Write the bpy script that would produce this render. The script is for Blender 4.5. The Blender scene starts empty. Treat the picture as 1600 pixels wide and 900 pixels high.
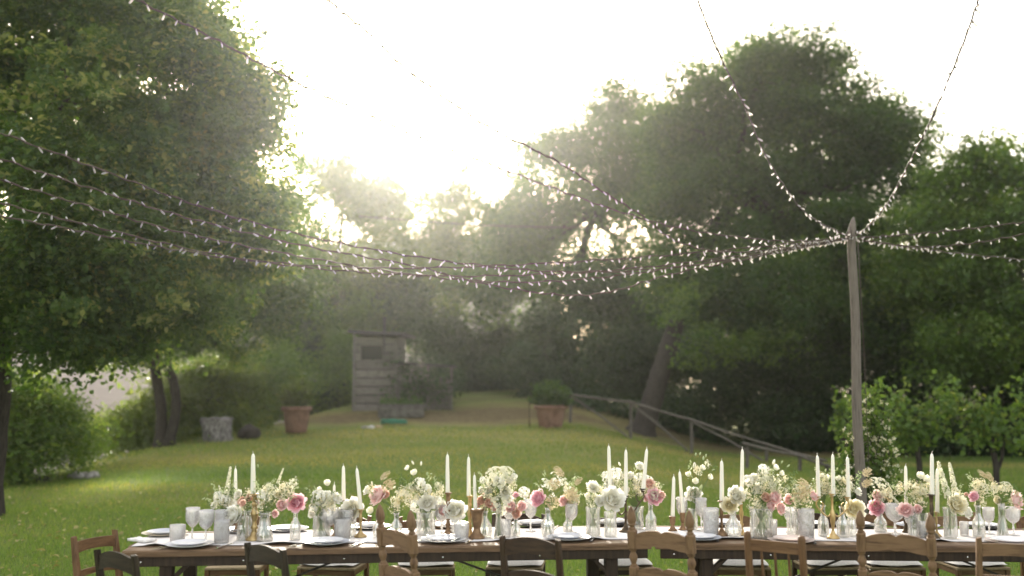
import bpy, bmesh, math, random
import numpy as np
from mathutils import Vector, Matrix, noise as mnoise

sc = bpy.context.scene
C = sc.collection
R = math.radians

# ------------------------------------------------------------------ camera
PITCH = R(5.7); FPX = 1600 * 35.0 / 36.0; CAM_Z = 1.8
cam_d = bpy.data.cameras.new('camera'); cam = bpy.data.objects.new('camera', cam_d); C.objects.link(cam)
cam.location = (0, 0, CAM_Z); cam.rotation_euler = (R(90) + PITCH, 0, 0)
cam_d.lens = 35; cam_d.sensor_width = 36; cam_d.clip_end = 3000; cam_d.clip_start = 0.05
cam_d.dof.use_dof = True; cam_d.dof.focus_distance = 7.6; cam_d.dof.aperture_fstop = 1.0
sc.camera = cam

# ------------------------------------------------------------------ sky, sun, exposure
SUN_EL, SUN_AZ = R(17.0), R(-7.0)          # azimuth measured from +Y towards +X
w = bpy.data.worlds.new('World'); sc.world = w; w.use_nodes = True
nt = w.node_tree; nt.nodes.clear()
sky = nt.nodes.new('ShaderNodeTexSky'); sky.sky_type = 'NISHITA'; sky.sun_disc = False
sky.sun_elevation = SUN_EL; sky.sun_rotation = SUN_AZ
sky.air_density = 1.0; sky.dust_density = 4.0; sky.ozone_density = 1.0
hz = nt.nodes.new('ShaderNodeMixRGB'); hz.blend_type = 'ADD'; hz.inputs[0].default_value = 1.0
hz.inputs[2].default_value = (4.3, 4.05, 3.65, 1)            # even, thin, warm-white cloud veil
bg = nt.nodes.new('ShaderNodeBackground'); bg.inputs['Strength'].default_value = 0.10
out = nt.nodes.new('ShaderNodeOutputWorld')
nt.links.new(sky.outputs[0], hz.inputs[1]); nt.links.new(hz.outputs[0], bg.inputs[0]); nt.links.new(bg.outputs[0], out.inputs[0])

sun_d = bpy.data.lights.new('sun', 'SUN'); sun = bpy.data.objects.new('sun', sun_d); C.objects.link(sun)
sun_d.energy = 5.0; sun_d.angle = R(5.0); sun_d.color = (1.0, 0.92, 0.79)
sdir = Vector((math.sin(SUN_AZ) * math.cos(SUN_EL), math.cos(SUN_AZ) * math.cos(SUN_EL), math.sin(SUN_EL)))
sun.rotation_euler = sdir.to_track_quat('Z', 'Y').to_euler()

sc.view_settings.view_transform = 'Standard'; sc.view_settings.look = 'None'
sc.view_settings.exposure = 1.46; sc.view_settings.gamma = 1.0
sc.render.engine = 'CYCLES'
sc.cycles.use_denoising = True
sc.cycles.max_bounces = 10; sc.cycles.transparent_max_bounces = 24
sc.cycles.transmission_bounces = 8; sc.cycles.diffuse_bounces = 3; sc.cycles.glossy_bounces = 3
sc.cycles.volume_bounces = 0
sc.cycles.caustics_reflective = False; sc.cycles.caustics_refractive = False
sc.cycles.sample_clamp_indirect = 6.0

# ------------------------------------------------------------------ pixel helpers (1600 x 900 photograph)
def ray(px, py):
    a = (px - 800) / FPX; b = (450 - py) / FPX
    return Vector((a, math.cos(PITCH) - b * math.sin(PITCH), math.sin(PITCH) + b * math.cos(PITCH)))
def P(px, py, d):                       # the point seen at a pixel, d metres in front of the camera
    r = ray(px, py); return Vector((0, 0, CAM_Z)) + r * (d / r.y)
def T(px, py, z):                       # the point seen at a pixel on the level z
    r = ray(px, py); return Vector((0, 0, CAM_Z)) + r * ((z - CAM_Z) / r.z)
def S(d): return FPX / d                # pixels per metre at distance d

# ------------------------------------------------------------------ mesh helpers
def link(o, parent=None):
    C.objects.link(o)
    if parent is not None: o.parent = parent
    return o
class MB:
    def __init__(s): s.v = []; s.f = []; s.m = []; s.s = []
    def add(s, vs, fs, mat=0, smooth=False):
        o = len(s.v); s.v.extend([tuple(v) for v in vs])
        for f in fs: s.f.append(tuple(i + o for i in f)); s.m.append(mat); s.s.append(smooth)
        return s
    def cbox(s, c, size, ch=0.004, rot=None, mat=0, taper=1.0):
        hx, hy, hz_ = [a / 2 for a in size]; ch = min(ch, 0.45 * min(hx, hy, hz_) * 2 / 2)
        pts = []
        idx = {}
        for sx in (-1, 1):
            for sy in (-1, 1):
                for sz in (-1, 1):
                    t = taper if sz < 0 else 1.0
                    for k in range(3):
                        p = [sx * hx * t, sy * hy * t, sz * hz_]
                        for a in range(3):
                            if a != k: p[a] -= (sx, sy, sz)[a] * ch
                        idx[(sx, sy, sz, k)] = len(pts); pts.append(Vector(p))
        fs = []
        for k in range(3):
            a, b = [(1, 2), (2, 0), (0, 1)][k]
            for sg in (-1, 1):
                q = []
                for (u, v) in ((-1, -1), (1, -1), (1, 1), (-1, 1)):
                    t = [0, 0, 0]; t[k] = sg; t[a] = u; t[b] = v; q.append(idx[(*t, k)])
                fs.append(q if sg > 0 else q[::-1])
        for k in range(3):
            a, b = [(1, 2), (2, 0), (0, 1)][k]
            for u in (-1, 1):
                for v in (-1, 1):
                    def key(w_, kk):
                        t = [0, 0, 0]; t[k] = w_; t[a] = u; t[b] = v; return idx[(*t, kk)]
                    q = [key(-1, a), key(1, a), key(1, b), key(-1, b)]
                    fs.append(q if u * v > 0 else q[::-1])
        for sx in (-1, 1):
            for sy in (-1, 1):
                for sz in (-1, 1):
                    q = [idx[(sx, sy, sz, k)] for k in range(3)]
                    fs.append(q if sx * sy * sz > 0 else q[::-1])
        M = rot if rot is not None else Matrix.Identity(3)
        c = Vector(c)
        return s.add([M @ p + c for p in pts], fs, mat)
    def bar(s, a, b, wd, th, ch=0.004, mat=0, up=(0, 0, 1)):   # squared bar from a to b
        a = Vector(a); b = Vector(b); d = (b - a); L = d.length; z = d / L
        x = Vector(up).cross(z)
        if x.length < 1e-4: x = Vector((1, 0, 0))
        x.normalize(); y = z.cross(x)
        return s.cbox((a + b) / 2, (wd, th, L), ch, Matrix((x, y, z)).transposed(), mat)
    def tube(s, pts, rad, n=8, mat=0, cap=True):
        pts = [Vector(p) for p in pts]; m = len(pts)
        if not hasattr(rad, '__len__'): rad = [rad] * m
        vs = []; fs = []; ref = None
        for i, p in enumerate(pts):
            t = (pts[min(i + 1, m - 1)] - pts[max(i - 1, 0)])
            t = t.normalized() if t.length > 1e-9 else Vector((0, 0, 1))
            if ref is None: ref = t.orthogonal().normalized()
            ref = (ref - t * ref.dot(t)); ref = ref.normalized() if ref.length > 1e-6 else t.orthogonal().normalized()
            b = t.cross(ref)
            for k in range(n):
                a = 2 * math.pi * k / n; vs.append(p + (ref * math.cos(a) + b * math.sin(a)) * rad[i])
        for i in range(m - 1):
            for k in range(n):
                k2 = (k + 1) % n; fs.append((i * n + k, i * n + k2, (i + 1) * n + k2, (i + 1) * n + k))
        s.add(vs, fs, mat, True)
        if cap: s.add([vs[k] for k in range(n)], [tuple(range(n))[::-1]], mat); s.add([vs[(m - 1) * n + k] for k in range(n)], [tuple(range(n))], mat)
        return s
    def lathe(s, prof, n=20, c=(0, 0, 0), mat=0, smooth=True, rib=0, amp=0.0, cap0=False, cap1=False, M=None, zr=None):
        vs = []; fs = []; c = Vector(c); m = len(prof)
        for j, (r, z) in enumerate(prof):
            on = amp if (zr is None or zr[0] <= z <= zr[1]) else 0
            for k in range(n):
                a = 2 * math.pi * k / n
                rr = r * (1 + (on * math.cos(rib * a) if rib else 0))
                p = Vector((rr * math.cos(a), rr * math.sin(a), z))
                vs.append((M @ p if M is not None else p) + c)
        for j in range(m - 1):
            for k in range(n):
                k2 = (k + 1) % n; fs.append((j * n + k, j * n + k2, (j + 1) * n + k2, (j + 1) * n + k))
        if cap0: fs.append(tuple(range(n))[::-1])
        if cap1: fs.append(tuple((m - 1) * n + k for k in range(n)))
        return s.add(vs, fs, mat, smooth)
    def prism(s, outline, y0, y1, mat=0, M=None, bend=0.0, half=1.0):   # outline in (x,z), extruded along y; bend bows it in y
        n = len(outline)
        def q(x, y, z):
            p = Vector((x, y - bend * (1 - (x / half) ** 2), z)); return M @ p if M is not None else p
        vs = [q(x, y0, z) for x, z in outline] + [q(x, y1, z) for x, z in outline]
        fs = [(i, (i + 1) % n, n + (i + 1) % n, n + i) for i in range(n)]
        return s.add(vs, fs, mat)
    def strip(s, top, bot, y0, y1, mat=0, M=None, bend=0.0, half=1.0):  # slab between two curves given as lists of (x,z)
        n = len(top)
        def q(x, y, z):
            p = Vector((x, y - bend * (1 - (x / half) ** 2), z)); return M @ p if M is not None else p
        vs = [q(x, y, z) for y in (y0, y1) for (x, z) in list(top) + list(bot)]
        fs = []
        for i in range(n - 1):
            fs += [(i, n + i, n + i + 1, i + 1), (2 * n + i, 2 * n + i + 1, 3 * n + i + 1, 3 * n + i),
                   (i, i + 1, 2 * n + i + 1, 2 * n + i), (n + i, 3 * n + i, 3 * n + i + 1, n + i + 1)]
        fs += [(0, 2 * n, 3 * n, n), (n - 1, 2 * n - 1, 4 * n - 1, 3 * n - 1)]
        return s.add(vs, fs, mat)
    def mesh(s, name, mats):
        me = bpy.data.meshes.new(name); me.from_pydata(s.v, [], s.f)
        for m in (mats if isinstance(mats, (list, tuple)) else [mats]): me.materials.append(m)
        me.polygons.foreach_set('material_index', s.m); me.polygons.foreach_set('use_smooth', s.s)
        bm = bmesh.new(); bm.from_mesh(me); bmesh.ops.recalc_face_normals(bm, faces=bm.faces); bm.to_mesh(me); bm.free()
        me.update(); return me
    def build(s, name, mats, parent=None, loc=None, rot=None):
        o = bpy.data.objects.new(name, s.mesh(name, mats)); link(o, parent)
        if loc is not None: o.location = loc
        if rot is not None: o.rotation_euler = rot
        return o
def tag(o, label=None, cat=None, group=None, kind=None):
    if label: o['label'] = label
    if cat: o['category'] = cat
    if group: o['group'] = group
    if kind: o['kind'] = kind
    return o
def thing(name, label, cat, loc=(0, 0, 0), rz=0.0, group=None):
    o = bpy.data.objects.new(name, None); o.empty_display_size = 0.05; C.objects.link(o)
    o.location = loc; o.rotation_euler = (0, 0, rz); return tag(o, label, cat, group)
def inst(name, me, parent=None, loc=(0, 0, 0), rot=(0, 0, 0), scale=None):
    o = bpy.data.objects.new(name, me); link(o, parent); o.location = loc; o.rotation_euler = rot
    if scale is not None: o.scale = (scale,) * 3 if not hasattr(scale, '__len__') else scale
    return o
def copy_tree(o, parent=None):
    c = o.copy(); C.objects.link(c); c.parent = parent
    for ch in list(o.children): copy_tree(ch, c)
    return c
def smooth_path(pts, n):                # Catmull-Rom through the points
    pts = [Vector(p) for p in pts]; q = [pts[0] * 2 - pts[1]] + pts + [pts[-1] * 2 - pts[-2]]; outp = []
    for i in range(1, len(q) - 2):
        for k in range(n):
            t = k / n; a, b, c, d = q[i - 1], q[i], q[i + 1], q[i + 2]
            outp.append(0.5 * ((2 * b) + (c - a) * t + (2 * a - 5 * b + 4 * c - d) * t * t + (3 * b - a - 3 * c + d) * t ** 3))
    outp.append(pts[-1]); return outp

# ------------------------------------------------------------------ materials
def mat(name):
    m = bpy.data.materials.new(name); m.use_nodes = True; t = m.node_tree; t.nodes.clear()
    o = t.nodes.new('ShaderNodeOutputMaterial'); return m, t, o
def N(t, kind, **kw):
    n = t.nodes.new(kind)
    for k, v in kw.items():
        if k.startswith('i_'): n.inputs[k[2:].replace('_', ' ')].default_value = v
        else: setattr(n, k, v)
    return n
def ramp(t, stops, src=None, interp='LINEAR'):
    n = t.nodes.new('ShaderNodeValToRGB'); e = n.color_ramp; e.interpolation = interp
    while len(e.elements) < len(stops): e.elements.new(0.5)
    for el, (p, c) in zip(e.elements, stops): el.position = p; el.color = (*c, 1) if len(c) == 3 else c
    if src is not None: t.links.new(src, n.inputs[0])
    return n
def pbsdf(t, o, col=None, rough=0.6, **kw):
    b = N(t, 'ShaderNodeBsdfPrincipled'); b.inputs['Roughness'].default_value = rough
    if col is not None: b.inputs['Base Color'].default_value = (*col, 1)
    for k, v in kw.items(): b.inputs[k].default_value = v
    t.links.new(b.outputs[0], o.inputs[0]); return b
def noisy(name, c1, c2, scale=8, rough=0.7, stretch=(1, 1, 1), bump=0.2, bdist=0.01, c3=None, detail=6, rnd=0.0, metallic=0.0, spec=0.25, tr=0.0):
    m, t, o = mat(name); b = pbsdf(t, o, None, rough, Metallic=metallic); b.inputs['Specular IOR Level'].default_value = spec
    tc = N(t, 'ShaderNodeTexCoord'); mp = N(t, 'ShaderNodeMapping'); mp.inputs['Scale'].default_value = stretch
    t.links.new(tc.outputs['Object'], mp.inputs[0])
    oi = N(t, 'ShaderNodeObjectInfo'); mm = N(t, 'ShaderNodeVectorMath', operation='MULTIPLY'); mm.inputs[1].default_value = (13.7, 7.1, 5.3)
    cb = N(t, 'ShaderNodeCombineXYZ'); [t.links.new(oi.outputs['Random'], cb.inputs[k]) for k in range(3)]
    t.links.new(cb.outputs[0], mm.inputs[0]); t.links.new(mm.outputs[0], mp.inputs['Location'])
    n1 = N(t, 'ShaderNodeTexNoise', i_Scale=scale, i_Detail=detail, i_Roughness=0.62); t.links.new(mp.outputs[0], n1.inputs[0])
    st = [(0.30, c1), (0.70, c2)] if c3 is None else [(0.28, c1), (0.52, c2), (0.74, c3)]
    r = ramp(t, st, n1.outputs[0]); col = r.outputs[0]
    if rnd:
        h = N(t, 'ShaderNodeHueSaturation'); mr = N(t, 'ShaderNodeMapRange'); mr.inputs[3].default_value = 1 - rnd; mr.inputs[4].default_value = 1 + rnd
        t.links.new(oi.outputs['Random'], mr.inputs[0]); t.links.new(mr.outputs[0], h.inputs['Value']); t.links.new(col, h.inputs['Color']); col = h.outputs[0]
    t.links.new(col, b.inputs['Base Color'])
    if bump:
        bp = N(t, 'ShaderNodeBump', i_Strength=bump, i_Distance=bdist); t.links.new(n1.outputs[0], bp.inputs['Height']); t.links.new(bp.outputs[0], b.inputs['Normal'])
    if tr:
        tl = N(t, 'ShaderNodeBsdfTranslucent'); t.links.new(col, tl.inputs[0]); mx = N(t, 'ShaderNodeMixShader'); mx.inputs[0].default_value = tr
        t.links.new(b.outputs[0], mx.inputs[1]); t.links.new(tl.outputs[0], mx.inputs[2]); t.links.new(mx.outputs[0], o.inputs[0])
    return m
def leafy(name, stops, tr=0.52, rough=0.5, trcol=2.1):
    m, t, o = mat(name); b = pbsdf(t, o, None, rough); b.inputs['Specular IOR Level'].default_value = 0.3
    at = N(t, 'ShaderNodeAttribute', attribute_name='rnd'); r = ramp(t, stops, at.outputs['Fac'])
    t.links.new(r.outputs[0], b.inputs['Base Color'])
    tl = N(t, 'ShaderNodeBsdfTranslucent'); g = N(t, 'ShaderNodeMixRGB', blend_type='MULTIPLY'); g.inputs[0].default_value = 1
    g.inputs[2].default_value = (trcol * 1.15, trcol * 1.1, trcol * 0.55, 1); t.links.new(r.outputs[0], g.inputs[1]); t.links.new(g.outputs[0], tl.inputs[0])
    mx = N(t, 'ShaderNodeMixShader'); mx.inputs[0].default_value = tr
    t.links.new(b.outputs[0], mx.inputs[1]); t.links.new(tl.outputs[0], mx.inputs[2]); t.links.new(mx.outputs[0], o.inputs[0]); return m
def plain(name, col, rough=0.5, **kw):
    m, t, o = mat(name); pbsdf(t, o, col, rough, **kw); return m
M = {}
M['linden'] = leafy('linden_leaf', [(0.0, (0.026, 0.055, 0.012)), (0.5, (0.048, 0.090, 0.018)), (0.82, (0.085, 0.130, 0.030)), (1.0, (0.19, 0.21, 0.070))])
M['oak'] = leafy('oak_leaf', [(0.0, (0.026, 0.056, 0.013)), (0.6, (0.045, 0.088, 0.019)), (1.0, (0.078, 0.122, 0.028))])
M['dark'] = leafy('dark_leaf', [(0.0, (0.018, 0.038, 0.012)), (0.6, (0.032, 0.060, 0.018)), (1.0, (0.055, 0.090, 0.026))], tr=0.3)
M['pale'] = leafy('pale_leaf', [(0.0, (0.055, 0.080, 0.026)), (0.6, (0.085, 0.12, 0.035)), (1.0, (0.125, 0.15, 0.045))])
M['bright'] = leafy('bright_leaf', [(0.0, (0.050, 0.088, 0.022)), (0.6, (0.080, 0.135, 0.030)), (1.0, (0.13, 0.18, 0.042))])
M['lush'] = leafy('lush_leaf', [(0.0, (0.048, 0.088, 0.018)), (0.6, (0.085, 0.138, 0.028)), (1.0, (0.15, 0.19, 0.042))], tr=0.45)
M['vine'] = leafy('vine_leaf', [(0.0, (0.060, 0.108, 0.026)), (0.6, (0.105, 0.170, 0.038)), (1.0, (0.20, 0.23, 0.05))])
M['grass'] = leafy('grass_blade', [(0.0, (0.062, 0.115, 0.022)), (0.40, (0.115, 0.185, 0.040)), (0.70, (0.200, 0.220, 0.068)), (1.0, (0.34, 0.275, 0.115))], tr=0.45)
M['litter'] = leafy('fallen_leaf', [(0.0, (0.16, 0.15, 0.05)), (0.6, (0.28, 0.25, 0.10)), (1.0, (0.40, 0.36, 0.18))], tr=0.2)
M['bark'] = noisy('bark', (0.018, 0.014, 0.010), (0.062, 0.051, 0.040), 9, 0.9, (3, 3, 0.7), 0.9, 0.03)
M['twig'] = noisy('twig_bark', (0.028, 0.022, 0.015), (0.07, 0.055, 0.04), 12, 0.9, (2, 2, 0.7), 0.4)
M['post'] = noisy('weathered_pole', (0.060, 0.048, 0.038), (0.18, 0.150, 0.122), 7, 0.85, (9, 9, 0.5), 0.6, 0.01, c3=(0.115, 0.094, 0.075))
M['greywood'] = noisy('grey_board', (0.045, 0.040, 0.034), (0.185, 0.165, 0.14), 5, 0.9, (1.0, 6, 7), 0.5, 0.01, c3=(0.115, 0.10, 0.083), rnd=0.22)
M['railwood'] = noisy('rail_wood', (0.055, 0.046, 0.037), (0.16, 0.14, 0.115), 6, 0.9, (4, 4, 4), 0.5, 0.01)
M['table'] = noisy('old_table_wood', (0.028, 0.015, 0.008), (0.155, 0.092, 0.048), 4.5, 0.6, (0.7, 9, 9), 0.7, 0.008, c3=(0.072, 0.042, 0.022), rnd=0.10)
M['tableleg'] = noisy('dark_leg_wood', (0.016, 0.010, 0.006), (0.050, 0.031, 0.017), 5, 0.7, (7, 7, 0.7), 0.4, 0.006)
M['darkchair_x'] = noisy('dark_chair_rail', (0.018, 0.010, 0.005), (0.064, 0.036, 0.018), 6, 0.55, (1.0, 9, 9), 0.35, 0.004)
M['darkchair_z'] = noisy('dark_chair_post', (0.018, 0.010, 0.005), (0.064, 0.036, 0.018), 6, 0.55, (9, 9, 1.0), 0.35, 0.004)
M['blackchair_x'] = noisy('green_black_rail', (0.013, 0.009, 0.005), (0.044, 0.031, 0.016), 6, 0.55, (1.0, 9, 9), 0.35, 0.004)
M['blackchair_z'] = noisy('green_black_post', (0.013, 0.009, 0.005), (0.044, 0.031, 0.016), 6, 0.55, (9, 9, 1.0), 0.35, 0.004)
M['oakchair_x'] = noisy('bleached_oak_rail', (0.072, 0.038, 0.018), (0.20, 0.118, 0.060), 5, 0.65, (1.0, 8, 8), 0.35, 0.004, c3=(0.135, 0.078, 0.038))
M['oakchair_z'] = noisy('bleached_oak_post', (0.072, 0.038, 0.018), (0.20, 0.118, 0.060), 5, 0.65, (8, 8, 1.0), 0.35, 0.004, c3=(0.135, 0.078, 0.038))
M['redchair_x'] = noisy('reddish_rail', (0.075, 0.036, 0.015), (0.20, 0.108, 0.050), 5, 0.5, (1.0, 8, 8), 0.3, 0.004)
M['redchair_z'] = noisy('reddish_post', (0.075, 0.036, 0.015), (0.20, 0.108, 0.050), 5, 0.5, (8, 8, 1.0), 0.3, 0.004)
M['cushion'] = noisy('cushion_cloth', (0.66, 0.62, 0.56), (0.80, 0.77, 0.71), 60, 0.9, (1, 1, 1), 0.15, 0.002)
M['rush'] = noisy('rush_seat', (0.20, 0.15, 0.08), (0.38, 0.30, 0.18), 40, 0.85, (1, 8, 1), 0.5, 0.004)
M['runner'] = noisy('white_runner', (0.62, 0.575, 0.545), (0.72, 0.68, 0.65), 45, 0.9, (1, 1, 1), 0.25, 0.003)
M['iron'] = noisy('black_iron', (0.020, 0.018, 0.016), (0.060, 0.052, 0.045), 20, 0.5, metallic=0.6)
M['bronze'] = noisy('dark_bronze', (0.055, 0.042, 0.028), (0.15, 0.11, 0.07), 25, 0.45, metallic=0.8)
M['brass'] = noisy('old_brass', (0.27, 0.18, 0.075), (0.54, 0.40, 0.19), 22, 0.36, metallic=0.85, bump=0.1)
M['gold'] = noisy('gilt_brass', (0.40, 0.26, 0.10), (0.62, 0.46, 0.22), 22, 0.36, metallic=0.8, bump=0.1)
M['copper'] = noisy('brown_candlestick', (0.13, 0.072, 0.036), (0.34, 0.21, 0.11), 18, 0.5, metallic=0.35, bump=0.1)
M['wax'] = plain('candle_wax', (0.86, 0.81, 0.68), 0.45, **{'Subsurface Weight': 0.25, 'Subsurface Radius': (0.02, 0.015, 0.01), 'Subsurface Scale': 0.3})
M['wick'] = plain('wick', (0.72, 0.66, 0.54), 0.9)
M['plate'] = plain('white_porcelain', (0.74, 0.73, 0.74), 0.22)
M['platecream'] = plain('cream_porcelain', (0.66, 0.58, 0.44), 0.3)
M['plategrey'] = plain('pale_grey_porcelain', (0.50, 0.51, 0.55), 0.28)
M['platepink'] = plain('blush_porcelain', (0.64, 0.52, 0.46), 0.28)
M['platedark'] = plain('dark_charger', (0.10, 0.095, 0.09), 0.4)
M['napkin'] = noisy('linen_napkin', (0.62, 0.58, 0.54), (0.76, 0.73, 0.69), 50, 0.9, bump=0.15, bdist=0.002)
M['steel'] = plain('silver_cutlery', (0.70, 0.68, 0.64), 0.22, Metallic=1.0)
M['handle'] = plain('dark_cutlery_handle', (0.06, 0.05, 0.045), 0.4)
M['terracotta'] = noisy('terracotta', (0.095, 0.050, 0.032), (0.24, 0.140, 0.098), 5, 0.9, bump=0.4, bdist=0.01, c3=(0.165, 0.085, 0.054))
M['stone'] = noisy('grey_stone', (0.17, 0.155, 0.14), (0.42, 0.39, 0.36), 7, 0.9, bump=0.9, bdist=0.04)
M['palestone'] = noisy('lichen_stump', (0.07, 0.060, 0.052), (0.36, 0.33, 0.31), 9, 0.9, (2, 2, 1), 0.9, 0.04)
M['soil'] = noisy('soil', (0.045, 0.032, 0.022), (0.11, 0.085, 0.06), 10, 0.95)
M['hose'] = plain('green_plastic', (0.012, 0.17, 0.095), 0.4)
M['roofing'] = noisy('dark_roofing', (0.035, 0.032, 0.030), (0.085, 0.078, 0.07), 8, 0.85)
M['darkpane'] = plain('dark_window', (0.02, 0.02, 0.018), 0.25)
M['wire'] = plain('brown_wire', (0.075, 0.052, 0.034), 0.7)
def glassmat(name, tint=(0.97, 0.98, 0.97), frost=0.0, bump=0.0, bscale=120, gain=1.0, rough=0.05):
    m, t, o = mat(name); Lk = t.links.new
    tr = N(t, 'ShaderNodeBsdfTransparent'); tr.inputs[0].default_value = (*tint, 1)
    gl = N(t, 'ShaderNodeBsdfGlossy'); gl.inputs['Roughness'].default_value = rough; gl.inputs[0].default_value = (1, 0.98, 0.96, 1)
    fr = N(t, 'ShaderNodeLayerWeight'); fr.inputs[0].default_value = 0.45
    mm = N(t, 'ShaderNodeMath', operation='MULTIPLY_ADD', use_clamp=True); mm.inputs[1].default_value = 0.55 * gain; mm.inputs[2].default_value = 0.05 * gain; Lk(fr.outputs['Fresnel'], mm.inputs[0])
    mx = N(t, 'ShaderNodeMixShader'); Lk(mm.outputs[0], mx.inputs[0]); Lk(tr.outputs[0], mx.inputs[1]); Lk(gl.outputs[0], mx.inputs[2]); last = mx
    if bump:
        tc = N(t, 'ShaderNodeTexCoord'); v = N(t, 'ShaderNodeTexVoronoi', feature='DISTANCE_TO_EDGE', i_Scale=bscale); Lk(tc.outputs['Object'], v.inputs[0])
        bp = N(t, 'ShaderNodeBump', i_Strength=bump, i_Distance=0.006); Lk(v.outputs[0], bp.inputs['Height']); Lk(bp.outputs[0], gl.inputs['Normal']); Lk(bp.outputs[0], fr.inputs['Normal'])
    if frost:                                            # cut facets scatter light
        d = N(t, 'ShaderNodeBsdfTranslucent'); d.inputs[0].default_value = (0.97, 0.95, 0.94, 1); d2 = N(t, 'ShaderNodeBsdfDiffuse'); d2.inputs[0].default_value = (0.97, 0.95, 0.94, 1)
        a = N(t, 'ShaderNodeMixShader'); a.inputs[0].default_value = 0.25; Lk(d.outputs[0], a.inputs[1]); Lk(d2.outputs[0], a.inputs[2])
        mf = N(t, 'ShaderNodeMixShader'); Lk(last.outputs[0], mf.inputs[1]); Lk(a.outputs[0], mf.inputs[2]); mf.inputs[0].default_value = frost
        if bump:
            r = ramp(t, [(0.0, (frost * 1.45,) * 3), (0.45, (frost * 0.70,) * 3)], v.outputs[0]); Lk(r.outputs[0], mf.inputs[0])
        last = mf
    Lk(last.outputs[0], o.inputs[0]); return m
M['glass'] = glassmat('clear_glass', frost=0.09, gain=1.0)
M['crystal'] = glassmat('cut_crystal', frost=0.17, bump=1.0, bscale=85, gain=2.2, rough=0.09)
M['bulb'] = glassmat('bulb_glass', tint=(0.90, 0.84, 0.76), frost=0.45)
M['bulbcap'] = plain('bulb_cap', (0.30, 0.25, 0.22), 0.5)
def petal(name, c_in, c_out, tr=0.5):
    m, t, o = mat(name); b = pbsdf(t, o, None, 0.6); b.inputs['Specular IOR Level'].default_value = 0.2
    at = N(t, 'ShaderNodeAttribute', attribute_name='rnd'); r = ramp(t, [(0.0, c_in), (1.0, c_out)], at.outputs['Fac']); t.links.new(r.outputs[0], b.inputs['Base Color'])
    tl = N(t, 'ShaderNodeBsdfTranslucent'); t.links.new(r.outputs[0], tl.inputs[0]); mx = N(t, 'ShaderNodeMixShader'); mx.inputs[0].default_value = tr
    t.links.new(b.outputs[0], mx.inputs[1]); t.links.new(tl.outputs[0], mx.inputs[2]); t.links.new(mx.outputs[0], o.inputs[0]); return m
M['p_white'] = petal('white_petal', (0.80, 0.77, 0.60), (0.88, 0.87, 0.83))
M['p_cream'] = petal('cream_petal', (0.78, 0.68, 0.36), (0.88, 0.85, 0.72))
M['p_pink'] = petal('pink_petal', (0.80, 0.36, 0.45), (0.90, 0.68, 0.71))
M['p_blush'] = petal('blush_petal', (0.82, 0.48, 0.46), (0.90, 0.75, 0.71))
M['p_peach'] = petal('peach_petal', (0.68, 0.36, 0.25), (0.87, 0.69, 0.59))
M['p_lace'] = petal('lace_floret', (0.70, 0.68, 0.46), (0.82, 0.80, 0.66))
M['p_tan'] = petal('dry_yarrow', (0.46, 0.37, 0.20), (0.68, 0.58, 0.38))
M['stem'] = petal('stem_green', (0.11, 0.17, 0.05), (0.22, 0.30, 0.10), 0.2)
M['bud'] = petal('bud_green', (0.34, 0.42, 0.17), (0.62, 0.66, 0.40), 0.3)

# ================================================================== terrain
_D = [0, 10, 15, 20, 25, 27, 30, 32, 40, 60, 900]; _Z = [0, 0, 0.03, 0.22, 0.60, 0.78, 1.2, 1.45, 1.9, 2.0, 2.0]
_U = [-2, -0.51, -0.386, -0.32, -0.257, -0.12, 0, 0.064, 0.129, 0.193, 0.257, 2]; _K = [0.4, 0.5, 0.62, 0.72, 0.78, 0.95, 1, 1, 0.6, 0.13, -0.05, -0.08]
_UC = [-2, -0.51, -0.386, -0.32, -0.257, -0.17, -0.10, 2]; _DC = [15, 18, 23, 26, 28, 31, 60, 900]
def ground_z(x, y):
    x = np.asarray(x, float); y = np.asarray(y, float); d = np.maximum(y, 6.0); u = np.clip(x / d, -2, 2)
    dc = np.interp(u, _UC, _DC); dd = np.minimum(d, dc)
    z = np.interp(dd, _D, _Z) * np.interp(u, _U, _K)
    over = np.maximum(d - dc, 0); z = z - 9.5 * (1 - np.exp(-over / 22.0))
    return z
def gz(x, y): return float(ground_z(x, y))
def grid_axis(a, b, c, n, k):          # denser around c
    t = np.linspace(-1, 1, n); s = np.sinh(t * k) / math.sinh(k)
    return np.where(s < 0, c + s * (c - a), c + s * (b - c))
def grid_mesh(name, xs, ys, zf, m):
    X, Y = np.meshgrid(xs, ys); Z = zf(X, Y); nx, ny = len(xs), len(ys)
    co = np.stack([X, Y, Z], -1).reshape(-1, 3).astype('f')
    i = np.arange((ny - 1) * (nx - 1)); r = i // (nx - 1); c = i % (nx - 1); a = r * nx + c
    q = np.stack([a, a + 1, a + nx + 1, a + nx], 1).astype('i')
    me = bpy.data.meshes.new(name); me.vertices.add(len(co)); me.vertices.foreach_set('co', co.ravel())
    me.loops.add(q.size); me.loops.foreach_set('vertex_index', q.ravel()); me.polygons.add(len(q))
    me.polygons.foreach_set('loop_start', np.arange(0, q.size, 4).astype('i')); me.polygons.foreach_set('use_smooth', np.ones(len(q), bool))
    me.materials.append(m); me.update(calc_edges=True)
    return link(bpy.data.objects.new(name, me))
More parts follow.
